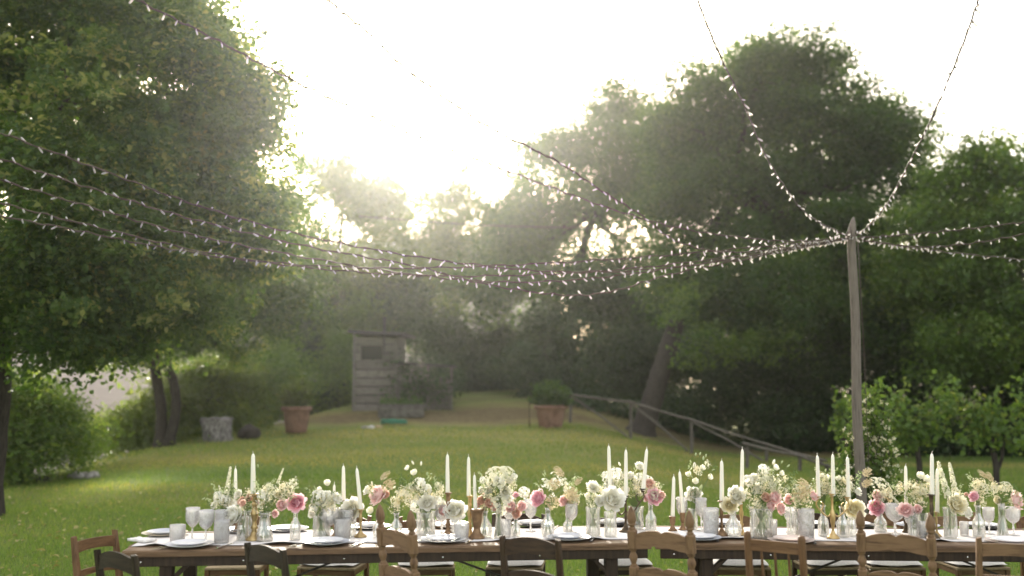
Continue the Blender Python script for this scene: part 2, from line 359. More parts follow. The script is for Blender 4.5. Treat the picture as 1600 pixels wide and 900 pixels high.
def ground_mat():
    m, t, o = mat('lawn_and_soil'); b = pbsdf(t, o, None, 0.9); b.inputs['Specular IOR Level'].default_value = 0.1
    g = N(t, 'ShaderNodeNewGeometry'); Lk = t.links.new
    def nz(scale, st, det=4):
        mp = N(t, 'ShaderNodeMapping'); mp.inputs['Scale'].default_value = st; Lk(g.outputs['Position'], mp.inputs[0])
        n = N(t, 'ShaderNodeTexNoise', i_Scale=scale, i_Detail=det, i_Roughness=0.6); Lk(mp.outputs[0], n.inputs[0]); return n.outputs[0]
    base = ramp(t, [(0.3, (0.060, 0.105, 0.020)), (0.7, (0.150, 0.195, 0.042))], nz(14, (1, 1, 1), 8))
    dry = ramp(t, [(0.42, (0, 0, 0)), (0.66, (1, 1, 1))], nz(1.0, (0.10, 0.42, 0.4), 5))
    sp = N(t, 'ShaderNodeSeparateXYZ'); Lk(g.outputs['Position'], sp.inputs[0])
    far = N(t, 'ShaderNodeMapRange'); far.inputs[1].default_value = 11; far.inputs[2].default_value = 24; far.inputs[3].default_value = 0.12; far.inputs[4].default_value = 0.85; Lk(sp.outputs[1], far.inputs[0])
    mul = N(t, 'ShaderNodeMath', operation='MULTIPLY'); Lk(dry.outputs[0], mul.inputs[0]); Lk(far.outputs[0], mul.inputs[1])
    m1 = N(t, 'ShaderNodeMixRGB'); Lk(mul.outputs[0], m1.inputs[0]); Lk(base.outputs[0], m1.inputs[1]); m1.inputs[2].default_value = (0.29, 0.235, 0.09, 1)
    # bare earth with leaf litter in front of the shed and under the trees
    def ell(cx, cy, rx, ry):
        sub = N(t, 'ShaderNodeVectorMath', operation='SUBTRACT'); sub.inputs[1].default_value = (cx, cy, 0); Lk(g.outputs['Position'], sub.inputs[0])
        mu = N(t, 'ShaderNodeVectorMath', operation='MULTIPLY'); mu.inputs[1].default_value = (1 / rx, 1 / ry, 0); Lk(sub.outputs[0], mu.inputs[0])
        ln = N(t, 'ShaderNodeVectorMath', operation='LENGTH'); Lk(mu.outputs[0], ln.inputs[0]); return ln.outputs['Value']
    e1 = ell(-1.6, 28.8, 6.4, 1.9); e2 = ell(8.5, 31.5, 12.0, 5.6)
    mn = N(t, 'ShaderNodeMath', operation='MINIMUM'); Lk(e1, mn.inputs[0]); Lk(e2, mn.inputs[1])
    ad = N(t, 'ShaderNodeMath', operation='ADD'); Lk(mn.outputs[0], ad.inputs[0])
    nn = N(t, 'ShaderNodeMapRange'); nn.inputs[3].default_value = -0.9; nn.inputs[4].default_value = 0.9; Lk(nz(0.9, (0.5, 1, 1), 6), nn.inputs[0]); Lk(nn.outputs[0], ad.inputs[1])
    dm = N(t, 'ShaderNodeMapRange'); dm.inputs[1].default_value = 1.15; dm.inputs[2].default_value = 0.45; Lk(ad.outputs[0], dm.inputs[0])
    soil = ramp(t, [(0.3, (0.070, 0.054, 0.026)), (0.7, (0.165, 0.130, 0.062))], nz(6, (1, 1, 1), 7))
    m2 = N(t, 'ShaderNodeMixRGB'); Lk(dm.outputs[0], m2.inputs[0]); Lk(m1.outputs[0], m2.inputs[1]); Lk(soil.outputs[0], m2.inputs[2])
    Lk(m2.outputs[0], b.inputs['Base Color'])
    bp = N(t, 'ShaderNodeBump', i_Strength=0.7, i_Distance=0.05); Lk(nz(28, (1, 1, 1), 6), bp.inputs['Height']); Lk(bp.outputs[0], b.inputs['Normal'])
    return m
gxs = grid_axis(-480, 480, 0, 181, 4.2); gys = grid_axis(-25, 640, 18, 201, 3.6)
def ground_full(X, Y):
    Z = ground_z(X, Y)
    return Z + 0.018 * np.sin(X * 1.3 + Y * 0.7) * np.clip((Y - 9) / 6, 0, 1) + 0.014 * np.sin(X * 0.55 - Y * 1.9) * np.clip((Y - 9) / 6, 0, 1)
tag(grid_mesh('ground', gxs, gys, ground_full, ground_mat()), 'mown lawn rising to a low crest with bare earth under trees', 'ground', kind='structure')
M['field'] = noisy('pale_dry_field', (0.105, 0.083, 0.072), (0.155, 0.128, 0.112), 0.5, 0.95, (1, 2.5, 1), 0.0)
def hill_z(X, Y):
    s = np.clip((Y - 48) / 130, 0, 1); return -11.5 + 40 * s ** 1.1 + 2.0 * np.sin(X * 0.03 + 0.6) * s
tag(grid_mesh('far_hillside', np.linspace(-230, 6, 60), np.linspace(49, 180, 60), hill_z, M['field']), 'pale dry hillside seen far off between the trees', 'hillside', kind='structure')

# ================================================================== leaves and trees
def leaf_mesh(name, pos, nrm, size, rnd, material, rng, hexa=False, wid=0.62):
    """one small folded leaf per position; nrm is roughly the leaf's upward normal"""
    n = len(pos)
    nrm = nrm / np.maximum(np.linalg.norm(nrm, axis=1, keepdims=True), 1e-6)
    a = rng.normal(size=(n, 3)); a -= nrm * np.sum(a * nrm, 1, keepdims=True); a /= np.maximum(np.linalg.norm(a, axis=1, keepdims=True), 1e-6)
    b = np.cross(nrm, a); L = size[:, None]; W = L * wid; up = nrm * L * 0.16
    if hexa:
        vs = [pos, pos + a * L * 0.30 + b * W * 0.50 + up, pos + a * L * 0.68 + b * W * 0.36 + up * 0.8, pos + a * L - up * 0.7,
              pos + a * L * 0.68 - b * W * 0.36 + up * 0.8, pos + a * L * 0.30 - b * W * 0.50 + up]; k = 6
        tri = np.array([[0, 1, 2], [0, 2, 3], [0, 3, 4], [0, 4, 5]])
    else:
        vs = [pos, pos + a * L * 0.45 + b * W * 0.5 + up, pos + a * L, pos + a * L * 0.45 - b * W * 0.5 + up]; k = 4
        tri = np.array([[0, 1, 2], [0, 2, 3]])
    co = np.stack(vs, 1).reshape(-1, 3).astype('f')
    q = (np.arange(n)[:, None, None] * k + tri[None]).reshape(-1, 3).astype('i')
    return raw_tris(name, co, q, np.repeat(rnd, k), material)
def raw_tris(name, co, q, rnd, material):
    me = bpy.data.meshes.new(name); me.vertices.add(len(co)); me.vertices.foreach_set('co', co.ravel().astype('f'))
    me.loops.add(q.size); me.loops.foreach_set('vertex_index', q.ravel().astype('i')); me.polygons.add(len(q))
    me.polygons.foreach_set('loop_start', np.arange(0, q.size, 3).astype('i'))
    at = me.attributes.new('rnd', 'FLOAT', 'POINT'); at.data.foreach_set('value', np.clip(rnd, 0, 1).astype('f'))
    me.materials.append(material); me.update(calc_edges=True); return me
def crown_points(lobes, ncl, per, spread, rng, shell=0.5, flat=0.7):
    """lobes: (centre, rx, ry, rz). Leaf clusters spread through the lobes, denser near their skin"""
    wgt = np.array([(l[1] * l[3]) for l in lobes]); wgt = wgt / wgt.sum()
    li = rng.choice(len(lobes), ncl, p=wgt)
    c = np.array([list(l[0]) for l in lobes])[li]; r = np.array([[l[1], l[2], l[3]] for l in lobes])[li]
    d = rng.normal(size=(ncl, 3)); d /= np.linalg.norm(d, axis=1, keepdims=True)
    rough = 1 + 0.24 * np.sin(d[:, 0] * 7 + li * 1.7) * np.sin(d[:, 2] * 6 + li) + 0.14 * np.sin(d[:, 1] * 9 + li * 2.3) + rng.normal(0, 0.07, ncl)
    rad = (1 - shell * rng.random(ncl) ** 1.6) * rough
    cc = c + d * r * rad[:, None]
    nb_ = max(8, ncl // 8); bi = rng.integers(0, nb_, ncl); bough = cc[:nb_]; bd = d[:nb_]          # boughs: flat sprays of clusters with gaps between
    mixd = rng.random(ncl) < 0.72; bo = np.clip(rng.normal(size=(ncl, 3)), -1.8, 1.8) * spread * np.array([1.8, 1.8, 0.8])
    cc = np.where(mixd[:, None], bough[bi] + bo, cc); d = np.where(mixd[:, None], bd[bi], d)
    npc = np.maximum(3, (per * rng.uniform(0.4, 1.6, ncl)).astype(int)); ci = np.repeat(np.arange(ncl), npc); n = len(ci)
    sg = spread * rng.uniform(0.6, 1.3, ncl)[ci][:, None]
    pos = cc[ci] + np.clip(rng.normal(size=(n, 3)), -1.7, 1.7) * sg * np.array([1, 1, flat])
    nrm = d[ci] * 0.55 + np.array([0, 0, 0.75]) + rng.normal(size=(n, 3)) * 0.55
    tone = np.clip(0.45 + 0.16 * rng.normal(size=nb_)[bi][ci] + 0.14 * rng.normal(size=ncl)[ci] + 0.16 * rng.normal(size=n), 0, 1)
    return cc, pos, nrm, tone
def limb(mb, a, b, ra, rb, rng, n=6, wob=0.06, sag=0.0):
    a = Vector(a); b = Vector(b); L = (b - a).length; pts = []; rr = []
    for i in range(n + 1):
        t = i / n; p = a.lerp(b, t) + Vector(rng.normal(size=3)) * wob * L * math.sin(math.pi * t) * 0.6; p.z += sag * L * math.sin(math.pi * t)
        pts.append(p); rr.append(ra + (rb - ra) * t ** 0.8)
    mb.tube(pts, rr, 7 if ra > 0.05 else 5); return pts
def Lb(px, py, d, rx, ry, depth=0.85): s = S(d); return (P(px, py, d), rx / s, rx / s * depth, ry / s)
tree_no = [0]
def tree(name, label, trunks, lobes, leafmat, ncl, per, leaf, spread, cat='tree', group=None, shell=0.5, seed=1, hexa=False, limbs=1.0, extra=None, crownname='crown'):
    """trunks: list of (list of points, r0, r1); limbs run from the trunk tops to the lobes"""
    rng = np.random.default_rng(seed); base = Vector(trunks[0][0][0])
    root = thing(name, label, cat, base, 0, group); off = -base
    for pts, r0, r1 in trunks:
        mb = MB(); path = smooth_path([Vector(p) + off for p in pts], 6) if len(pts) > 1 else [Vector(pts[0]) + off]
        k = len(path); rr = [(r0 + (r1 - r0) * (i / (k - 1)) ** 0.7) * (1 + 0.05 * math.sin(i * 2.1)) for i in range(k)]; rr[0] *= 1.35; rr[1] *= 1.12
        mb.tube(path, rr, 12); mb.build('trunk', M['bark'], root)
    big = lobes
    if len(lobes) > 5 or name == 'shrub':                               # break each lobe into smaller bulges with hollows between
        sl = []
        for c, rx, ry, rz in lobes:
            for k in range(7):
                v = rng.normal(size=3); v /= np.linalg.norm(v); f = rng.uniform(0.40, 0.62); q = Vector((v[0] * rx, v[1] * ry, v[2] * rz)) * rng.uniform(0.55, 0.78)
                sl.append((Vector(c) + q, rx * f, ry * f, rz * f))
        lobes = sl
    cc, pos, nrm, tone = crown_points(lobes, ncl, per, spread, rng, shell)
    lobes = big
    if extra is not None:
        c2, p2, n2, t2 = crown_points(extra[0], extra[1], extra[2], extra[3], rng, 0.6); pos = np.vstack([pos, p2]); nrm = np.vstack([nrm, n2]); tone = np.concatenate([tone, np.clip(t2 + extra[4], 0, 1)])
    mb = MB(); tops = [Vector(t[0][-1]) + off for t in trunks]; rt = trunks[0][2]
    for l in lobes:
        if limbs <= 0: break
        c = Vector(l[0]) + off; tp = min(tops, key=lambda q: (q - c).length)
        pts = limb(mb, tp, c, rt * 0.75 * limbs, rt * 0.22, rng, 7, 0.10)
        for k in range(5):
            j = rng.integers(0, len(cc)); tgt = Vector(cc[j]) + off
            if (tgt - c).length < 1.9 * max(l[1], l[3]): limb(mb, pts[rng.integers(3, 7)], tgt, rt * 0.26, 0.012, rng, 4, 0.10)
    if mb.v: mb.build('limbs', M['twig'], root)
    size = leaf * rng.uniform(0.65, 1.25, len(pos))
    link(bpy.data.objects.new(crownname, leaf_mesh(crownname, pos + np.array(off), nrm, size, tone, leafmat, rng, hexa)), root)
    return root
def gp(px, d): x = (px - 800) / FPX * d; return Vector((x, d, gz(x, d) - 0.05))

# great tree on the left
tree('linden_tree', 'big leafy linden overhanging the table end, darkest nearest tree', [([gp(-8, 14), P(-4, 640, 14), P(10, 470, 14), P(40, 250, 14)], 0.20, 0.12)],
     [Lb(*a) for a in [(60, 70, 14.2, 145, 115), (190, 20, 14.6, 125, 105), (320, 135, 14.0, 105, 95), (372, 235, 14.2, 88, 95), (250, 240, 13.4, 140, 115), (85, 250, 13.2, 140, 110),
      (150, 385, 13.3, 150, 110), (340, 350, 14.0, 110, 95), (50, 450, 13.4, 130, 95), (215, 480, 14.0, 115, 70), (-120, 180, 14.5, 160, 190), (-110, 420, 14.5, 130, 110), (130, -150, 15, 190, 150),
      (120, 520, 13.6, 90, 45), (385, 420, 14.4, 60, 60), (270, 70, 13.9, 90, 80), (330, 170, 13.8, 80, 70), (-160, -120, 15, 170, 150)]],
     M['linden'], 4500, 46, 0.092, 0.18, seed=11, hexa=True, shell=0.55,
     extra=([Lb(*a) for a in [(180, 330, 12.8, 170, 130), (330, 260, 13.2, 120, 150), (90, 150, 12.8, 140, 120), (120, 430, 12.8, 150, 80), (300, 420, 13, 110, 90), (200, 60, 13.2, 150, 100)]], 420, 14, 0.085, 0.24))
tree('twin_trunk_tree', 'tree with two dark trunks at the lawn edge left of the stump', [([gp(256, 24.5), P(252, 640, 24.5), P(241, 560, 24.5), P(250, 500, 24.5)], 0.15, 0.11), ([gp(268, 24.5), P(275, 640, 24.5), P(271, 595, 24.5), P(262, 560, 24.6), P(300, 500, 24.7)], 0.14, 0.09)],
     [Lb(*a) for a in [(400, 430, 24, 85, 75), (300, 470, 24.5, 100, 65), (440, 490, 24, 50, 55), (340, 540, 24, 90, 32), (435, 350, 25, 45, 65), (240, 520, 25, 70, 45), (180, 530, 25, 60, 40)]],
     M['linden'], 1100, 36, 0.11, 0.22, seed=12)
# thin backlit trees around the gap of bright sky
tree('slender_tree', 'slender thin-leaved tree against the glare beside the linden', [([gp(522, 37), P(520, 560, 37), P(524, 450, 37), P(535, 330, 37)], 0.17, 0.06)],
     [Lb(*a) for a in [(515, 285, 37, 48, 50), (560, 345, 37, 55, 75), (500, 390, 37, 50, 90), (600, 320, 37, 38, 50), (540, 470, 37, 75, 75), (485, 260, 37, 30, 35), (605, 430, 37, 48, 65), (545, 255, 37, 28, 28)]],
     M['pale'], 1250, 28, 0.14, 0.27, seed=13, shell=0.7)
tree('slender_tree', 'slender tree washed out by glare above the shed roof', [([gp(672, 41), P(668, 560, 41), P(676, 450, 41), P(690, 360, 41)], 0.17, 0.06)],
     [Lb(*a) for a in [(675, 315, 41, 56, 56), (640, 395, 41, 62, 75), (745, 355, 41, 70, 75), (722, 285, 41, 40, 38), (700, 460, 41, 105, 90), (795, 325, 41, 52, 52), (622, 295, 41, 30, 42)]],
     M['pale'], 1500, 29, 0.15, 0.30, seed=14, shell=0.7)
tree('oak_tree', 'hazy oak with an open ragged top between the glare and the tall oak', [([gp(880, 37), P(885, 560, 37), P(900, 430, 37), P(930, 330, 37)], 0.26, 0.12)],
     [Lb(*a) for a in [(855, 250, 37, 48, 62), (960, 160, 37, 48, 38), (890, 320, 37, 90, 80), (950, 250, 37, 88, 80), (1010, 200, 37, 62, 52), (1050, 250, 37, 60, 70), (835, 330, 37, 60, 60), (900, 430, 37, 105, 80), (1010, 330, 37, 85, 85), (825, 400, 37, 60, 60), (775, 460, 37, 75, 60), (990, 440, 37, 100, 80)]],
     M['oak'], 2500, 38, 0.15, 0.31, seed=15, shell=0.7)
tree('oak_tree', 'tallest oak, broad crown on a leaning trunk behind the rail fence', [([gp(1000, 28), P(1018, 630, 28), P(1042, 550, 28.4), P(1090, 420, 29), P(1150, 300, 30)], 0.36, 0.20)],
     [Lb(*a) for a in [(1125, 135, 30, 62, 55), (1195, 100, 30, 70, 48), (1275, 145, 30, 95, 62), (1355, 190, 30, 72, 58), (1408, 222, 30, 48, 52), (1120, 230, 30, 95, 85), (1240, 245, 30, 115, 95), (1370, 300, 30, 88, 75), (1150, 345, 29.5, 105, 85),
      (1285, 375, 29.5, 115, 85), (1055, 280, 30, 70, 75), (1050, 200, 30, 45, 45), (1330, 350, 29, 90, 60), (1090, 430, 29, 95, 70), (1210, 465, 28.5, 110, 65), (1340, 470, 29, 100, 70)]],
     M['oak'], 4200, 44, 0.14, 0.27, seed=16, shell=0.6,
     extra=([Lb(*a) for a in [(1085, 540, 26.5, 48, 26), (1195, 530, 26.5, 62, 32), (1210, 390, 26.5, 60, 40), (1060, 480, 26.5, 40, 30)]], 90, 24, 0.2, 0.45))
tree('ash_tree', 'fresh green tree at the edge of the wood beyond the light pole', [([gp(1560, 27), P(1556, 600, 27), P(1548, 430, 27), P(1550, 340, 27)], 0.24, 0.12)],
     [Lb(*a) for a in [(1540, 262, 26, 75, 42), (1595, 330, 26, 90, 80), (1485, 345, 26, 60, 75), (1550, 420, 25.5, 105, 80), (1455, 450, 26, 80, 70), (1690, 320, 26, 90, 90), (1620, 500, 25.5, 100, 70), (1500, 520, 25.5, 90, 60)]],
     M['bright'], 2200, 42, 0.13, 0.26, seed=17, shell=0.6)
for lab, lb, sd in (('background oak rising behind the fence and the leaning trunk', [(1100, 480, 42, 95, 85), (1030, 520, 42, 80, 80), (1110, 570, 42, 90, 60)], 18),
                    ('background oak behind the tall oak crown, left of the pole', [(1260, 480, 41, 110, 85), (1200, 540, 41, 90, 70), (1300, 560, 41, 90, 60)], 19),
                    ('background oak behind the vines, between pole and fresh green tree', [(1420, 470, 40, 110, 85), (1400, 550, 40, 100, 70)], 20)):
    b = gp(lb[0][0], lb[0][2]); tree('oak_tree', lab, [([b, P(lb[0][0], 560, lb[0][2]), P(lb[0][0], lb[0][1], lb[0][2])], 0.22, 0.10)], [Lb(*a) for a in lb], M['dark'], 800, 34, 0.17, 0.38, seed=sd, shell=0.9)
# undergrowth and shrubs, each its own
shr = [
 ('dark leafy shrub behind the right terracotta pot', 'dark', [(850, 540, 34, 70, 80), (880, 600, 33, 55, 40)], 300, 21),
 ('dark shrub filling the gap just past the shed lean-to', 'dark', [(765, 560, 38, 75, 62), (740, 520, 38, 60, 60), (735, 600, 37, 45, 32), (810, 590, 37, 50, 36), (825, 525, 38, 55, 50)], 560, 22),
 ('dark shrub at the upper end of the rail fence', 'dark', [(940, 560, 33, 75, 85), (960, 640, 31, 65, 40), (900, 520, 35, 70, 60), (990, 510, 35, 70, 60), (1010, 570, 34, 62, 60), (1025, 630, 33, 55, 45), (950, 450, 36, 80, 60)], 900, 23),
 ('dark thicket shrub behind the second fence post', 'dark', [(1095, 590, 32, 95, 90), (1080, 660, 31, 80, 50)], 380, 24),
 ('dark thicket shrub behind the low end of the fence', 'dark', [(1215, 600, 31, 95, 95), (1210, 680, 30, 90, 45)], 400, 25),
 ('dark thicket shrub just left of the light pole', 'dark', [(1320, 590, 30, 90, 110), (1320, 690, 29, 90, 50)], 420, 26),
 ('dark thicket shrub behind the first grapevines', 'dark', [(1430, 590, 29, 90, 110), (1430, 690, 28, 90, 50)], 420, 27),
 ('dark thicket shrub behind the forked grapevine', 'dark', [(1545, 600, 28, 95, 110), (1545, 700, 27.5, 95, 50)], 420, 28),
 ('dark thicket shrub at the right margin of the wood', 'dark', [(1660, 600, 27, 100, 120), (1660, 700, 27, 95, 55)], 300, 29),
 ('bright bush in the hollow beside the linden trunk', 'lush', [(35, 692, 18.8, 80, 58), (95, 660, 19.5, 48, 40), (15, 640, 19, 75, 48), (140, 680, 21, 38, 28), (70, 620, 19, 42, 32), (-70, 680, 18.5, 90, 90), (-20, 735, 18, 60, 35)], 680, 30),
 ('dull green bush behind the twin trunks', 'pale', [(290, 632, 27, 60, 52), (215, 672, 26, 48, 30), (330, 600, 28, 50, 45), (240, 690, 25.5, 50, 25), (320, 665, 27, 60, 30)], 400, 31),
 ('yellow-green bush right of the pale stump', 'bright', [(405, 605, 31, 42, 50), (375, 645, 31, 45, 32), (430, 560, 32, 45, 40), (430, 645, 31, 42, 28)], 330, 32),
 ('green bush between the left pot and the shed', 'bright', [(535, 575, 35, 48, 55), (520, 620, 34, 40, 25), (545, 520, 36, 45, 40)], 280, 33),
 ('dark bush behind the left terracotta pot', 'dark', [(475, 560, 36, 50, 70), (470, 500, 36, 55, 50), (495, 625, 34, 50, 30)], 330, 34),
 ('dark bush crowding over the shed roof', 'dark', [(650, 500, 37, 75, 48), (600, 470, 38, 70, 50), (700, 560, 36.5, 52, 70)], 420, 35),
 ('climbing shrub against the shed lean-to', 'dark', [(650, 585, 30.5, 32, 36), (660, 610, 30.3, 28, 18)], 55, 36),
]
for lab, mt, lb, ncl, sd in shr:
    L0 = lb[-1] if len(lb) > 1 else lb[0]; d = lb[0][2]; b = gp(lb[0][0], d)
    tree('shrub', lab, [([b, b.lerp(P(lb[0][0], lb[0][1], d), 0.5), P(lb[0][0], lb[0][1], d)], 0.07, 0.03)], [Lb(*a) for a in lb], M[mt], int(ncl * 1.7), 36, 0.13 if d > 24 else 0.085, 0.25 if d > 24 else 0.18, cat='shrub', seed=sd, shell=0.8,
         group='shrubs and undergrowth round the lawn', limbs=0.8, crownname='foliage')

# ================================================================== grass
def grass(name, n, d0, d1, half, hgt, wid, label, seed):
    rng = np.random.default_rng(seed)
    d = d0 * (d1 / d0) ** rng.random(n); x = rng.uniform(-half, half, n) * d; y = d
    u = x / d; keep = d < np.interp(u, _UC, _DC) + 1.0
    ex = ((x + 1.6) / 6.2) ** 2 + ((y - 28.8) / 1.5) ** 2; ex2 = ((x - 8.5) / 11.5) ** 2 + ((y - 31.5) / 5.4) ** 2
    keep &= (ex > 1) & (ex2 > 1); x, y, d = x[keep], y[keep], d[keep]; n = len(x)
    z = ground_full(x, y) - 0.004; sc_ = (d / d0) ** 0.75
    h = hgt * sc_ ** 0.35 * rng.uniform(0.5, 1.35, n); wv = wid * sc_ * rng.uniform(0.7, 1.4, n); a = rng.uniform(0, 2 * math.pi, n)
    ln = rng.normal(0, 0.35, (n, 2)) * h[:, None]
    p = np.stack([x, y, z], 1); s = np.stack([np.cos(a), np.sin(a), np.zeros(n)], 1) * wv[:, None] / 2
    tip = p + np.stack([ln[:, 0], ln[:, 1], h], 1)
    co = np.stack([p - s, p + s, tip], 1).reshape(-1, 3); q = np.arange(3 * n).reshape(-1, 3)
    fr = np.random.default_rng(5); lowf = np.zeros(n)
    for k in range(14):
        fx, fy, ph = fr.normal(0, 0.55), fr.normal(0, 1.5), fr.uniform(0, 6.28); lowf += np.sin(x * fx + y * fy + ph) / 14 ** 0.5
    patch = 0.5 + 0.33 * lowf + 0.12 * np.sin(x * 0.8 + 1.3 * np.sin(y * 0.9)) * np.sin(y * 1.6 + x * 0.2) + 0.10 * np.sin(y * 2.3 + 0.4 * x)
    drier = np.clip((y - 10.5) / 11, 0, 1) * 0.22 * np.clip(1.25 - np.abs(x / y + 0.02) * 2.2, 0.25, 1)
    rnd = np.clip(0.32 + 0.42 * (patch - 0.5) * np.clip((y - 9) / 6, 0.3, 1) + drier * 1.6 + 0.16 * rng.normal(size=n), 0, 1)
    o = link(bpy.data.objects.new(name, raw_tris(name, co, q, np.repeat(rnd, 3), M['grass']))); tag(o, label, 'grass', kind='stuff')
grass('grass', 420000, 5.2, 27, 0.66, 0.040, 0.0055, 'short mown green grass covering the lawn', 51)
def litter():
    rng = np.random.default_rng(52); n = 560
    d = rng.uniform(9.5, 17, n); x = np.where(rng.random(n) < 0.75, rng.uniform(-0.56, -0.15, n), rng.uniform(-0.2, 0.56, n)) * d; y = d; z = ground_full(x, y) + 0.035
    nr = np.tile(np.array([[0, 0, 1.0]]), (n, 1)) + rng.normal(0, 0.35, (n, 3))
    o = link(bpy.data.objects.new('fallen_leaves', leaf_mesh('fallen_leaves', np.stack([x, y, z], 1), nr, rng.uniform(0.03, 0.085, n), rng.random(n), M['litter'], rng, True)))
    tag(o, 'pale fallen leaves scattered on the shaded grass under the linden', 'leaves', kind='stuff')
litter()

# ================================================================== haze
hm = bpy.data.materials.new('warm_haze'); hm.use_nodes = True; ht = hm.node_tree; ht.nodes.clear()
ho = ht.nodes.new('ShaderNodeOutputMaterial'); hv = ht.nodes.new('ShaderNodeVolumePrincipled')
hv.inputs['Color'].default_value = (0.98, 0.98, 0.94, 1); hv.inputs['Density'].default_value = 0.00055; hv.inputs['Anisotropy'].default_value = 0.86
ht.links.new(hv.outputs[0], ho.inputs['Volume'])
mb = MB(); mb.cbox((0, 307, 18.5), (964, 668, 69), 0.001); hzo = mb.build('haze', hm)
tag(hzo, 'thin warm evening haze over the lawn and trees', 'haze', kind='stuff')

# ================================================================== shed
def shed():
    d = 30.0; g = gp(586, d); root = thing('garden_shed', 'small weathered board shed with a flat dark roof under trees', 'shed', g, R(-4))
    W, D, H = 1.20, 1.7, 2.28; s = 1
    nb = 9; bh = H / nb; rngs = random.Random(3)
    for k in range(nb):                                              # front boards, the window cut out of rows 6-7
        z = (k + 0.5) * bh; off = rngs.uniform(-0.006, 0.008)
        spans = [(-W / 2, W / 2)] if k not in (6, 7) else [(-W / 2, -0.45), (0.27, W / 2)]
        for a, b in spans:
            MB().cbox(((a + b) / 2, -0.012 + off, z), (b - a, 0.03, bh - 0.035), 0.006).build('board', M['greywood'], root)
    for k in range(nb):
        z = (k + 0.5) * bh
        MB().cbox((W / 2 + 0.012, D / 2, z), (0.024, D, bh - 0.014), 0.004).build('side_board', M['greywood'], root)
    MB().cbox((0, D / 2 + 0.03, H / 2), (W - 0.03, D - 0.05, H - 0.05), 0.004).build('wall_core', M['roofing'], root)
    for x in (-W / 2 - 0.03, W / 2 + 0.055): MB().cbox((x, -0.035, H / 2 + 0.05), (0.055, 0.07, H + 0.1), 0.006).build('corner_post', M['greywood'], root)
    wf = MB()
    for zz in (6 * bh + 0.02, 8 * bh - 0.02): wf.cbox((-0.09, -0.02, zz), (0.74, 0.05, 0.045), 0.004)
    for xx in (-0.43, 0.25): wf.cbox((xx, -0.02, 7 * bh), (0.045, 0.046, 2 * bh - 0.09), 0.004)
    w_ = wf.build('window', M['greywood'], root); MB().cbox((-0.09, 0.0, 7 * bh), (0.62, 0.006, 0.42), 0.001).build('pane', M['darkpane'], w_)
    MB().cbox((0.08, D / 2 - 0.1, H + 0.08), (W + 0.5, D + 0.5, 0.09), 0.01, Matrix.Rotation(R(3), 3, 'Y')).build('roof', M['roofing'], root)
    mbp = MB(); mbp.tube([(0.30, -0.12, 1.7), (0.30, -0.12, 2.75)], 0.035, 10); mbp.lathe([(0.06, 0), (0.07, 0.05), (0.01, 0.09)], 10, (0.30, -0.12, 2.76)); mbp.build('flue_pipe', M['roofing'], root)
    for k in range(4):                                               # lean-to on the right
        MB().cbox((1.15 - 0.02, 0.35, 0.16 + k * 0.30), (0.92, 0.024, 0.285), 0.004).build('lean_to_board', M['greywood'], root)
    for k in range(4): MB().cbox((1.98, 0.06, 0.14 + k * 0.26), (0.62, 0.03, 0.245), 0.004).build('lean_to_board', M['greywood'], root)
    MB().cbox((1.50, 0.35, 1.42), (1.75, 1.0, 0.06), 0.008, Matrix.Rotation(R(4), 3, 'Y')).build('lean_to_roof', M['roofing'], root)
    for x in (0.72, 1.62, 2.32): MB().cbox((x, 0.0, 0.68), (0.07, 0.07, 1.4), 0.006).build('lean_to_post', M['greywood'], root)
shed()

# ================================================================== garden odds and ends
def leaf_part(parent, name, pts, nr, size, m, seed, hexa=True, wid=0.62):
    rng = np.random.default_rng(seed); o = link(bpy.data.objects.new(name, leaf_mesh(name, pts, nr, size, np.clip(rng.normal(0.5, 0.22, len(pts)), 0, 1), m, rng, hexa, wid)), parent); return o
def pot(px, d, top, h, label, plant):
    g = gp(px, d); g.z += 0.05; root = thing('terracotta_pot', label, 'flower pot', g)
    prof = [(top * 0.33, 0), (top * 0.345, 0.02), (top * 0.43, h * 0.80), (top * 0.435, h * 0.82), (top * 0.5, h * 0.825), (top * 0.505, h * 0.99), (top * 0.47, h), (top * 0.44, h * 0.98), (top * 0.42, h * 0.88)]
    mb = MB(); mb.lathe(prof, 32, cap0=True); mb.lathe([(top * 0.402, h * 0.55), (top * 0.412, h * 0.565), (top * 0.408, h * 0.585)], 32); mb.build('pot_body', M['terracotta'], root)
    mb = MB(); mb.lathe([(0.001, h * 0.90), (top * 0.2, h * 0.905), (top * 0.425, h * 0.89)], 20); mb.build('soil', M['soil'], root)
    rng = np.random.default_rng(int(px)); r = thing('potted_plant', plant[0], 'plant', g + Vector((0, 0, h * 0.9)))
    mb = MB(); tips = []
    for k in range(plant[2]):
        a = rng.uniform(0, 6.28); q = rng.random() ** 0.5; hh = plant[3] * rng.uniform(0.3, 1.0) * (1.1 - 0.5 * q); e = Vector((math.cos(a) * q * plant[4], math.sin(a) * q * plant[4], hh)); b = Vector((math.cos(a) * 0.12, math.sin(a) * 0.12, -0.02))
        pts = [b.lerp(e, t) + Vector((0, 0, 0.05 * math.sin(3.14 * t))) for t in (0, 0.35, 0.7, 1)]; mb.tube(pts, [0.007, 0.006, 0.005, 0.003], 4); tips.append((b, e))
    mb.build('stems', M['twig'], r)
    pos = []
    for b, e in tips:
        for k in range(plant[5]): t = rng.uniform(0.15, 1.05); pos.append(np.array(b.lerp(e, t)) + rng.normal(size=3) * 0.035)
    pos = np.array(pos); leaf_part(r, 'foliage', pos, rng.normal(size=pos.shape) * 0.6 + np.array([0, 0, 0.7]), np.full(len(pos), plant[6]) * rng.uniform(0.6, 1.3, len(pos)), M[plant[1]], 5, False)
pot(466, 26.5, 0.80, 0.69, 'wide terracotta pot standing between pale stump and shed', ('reddish grassy plant growing in the pot near the shed', 'pale', 90, 1.0, 0.48, 26, 0.10))
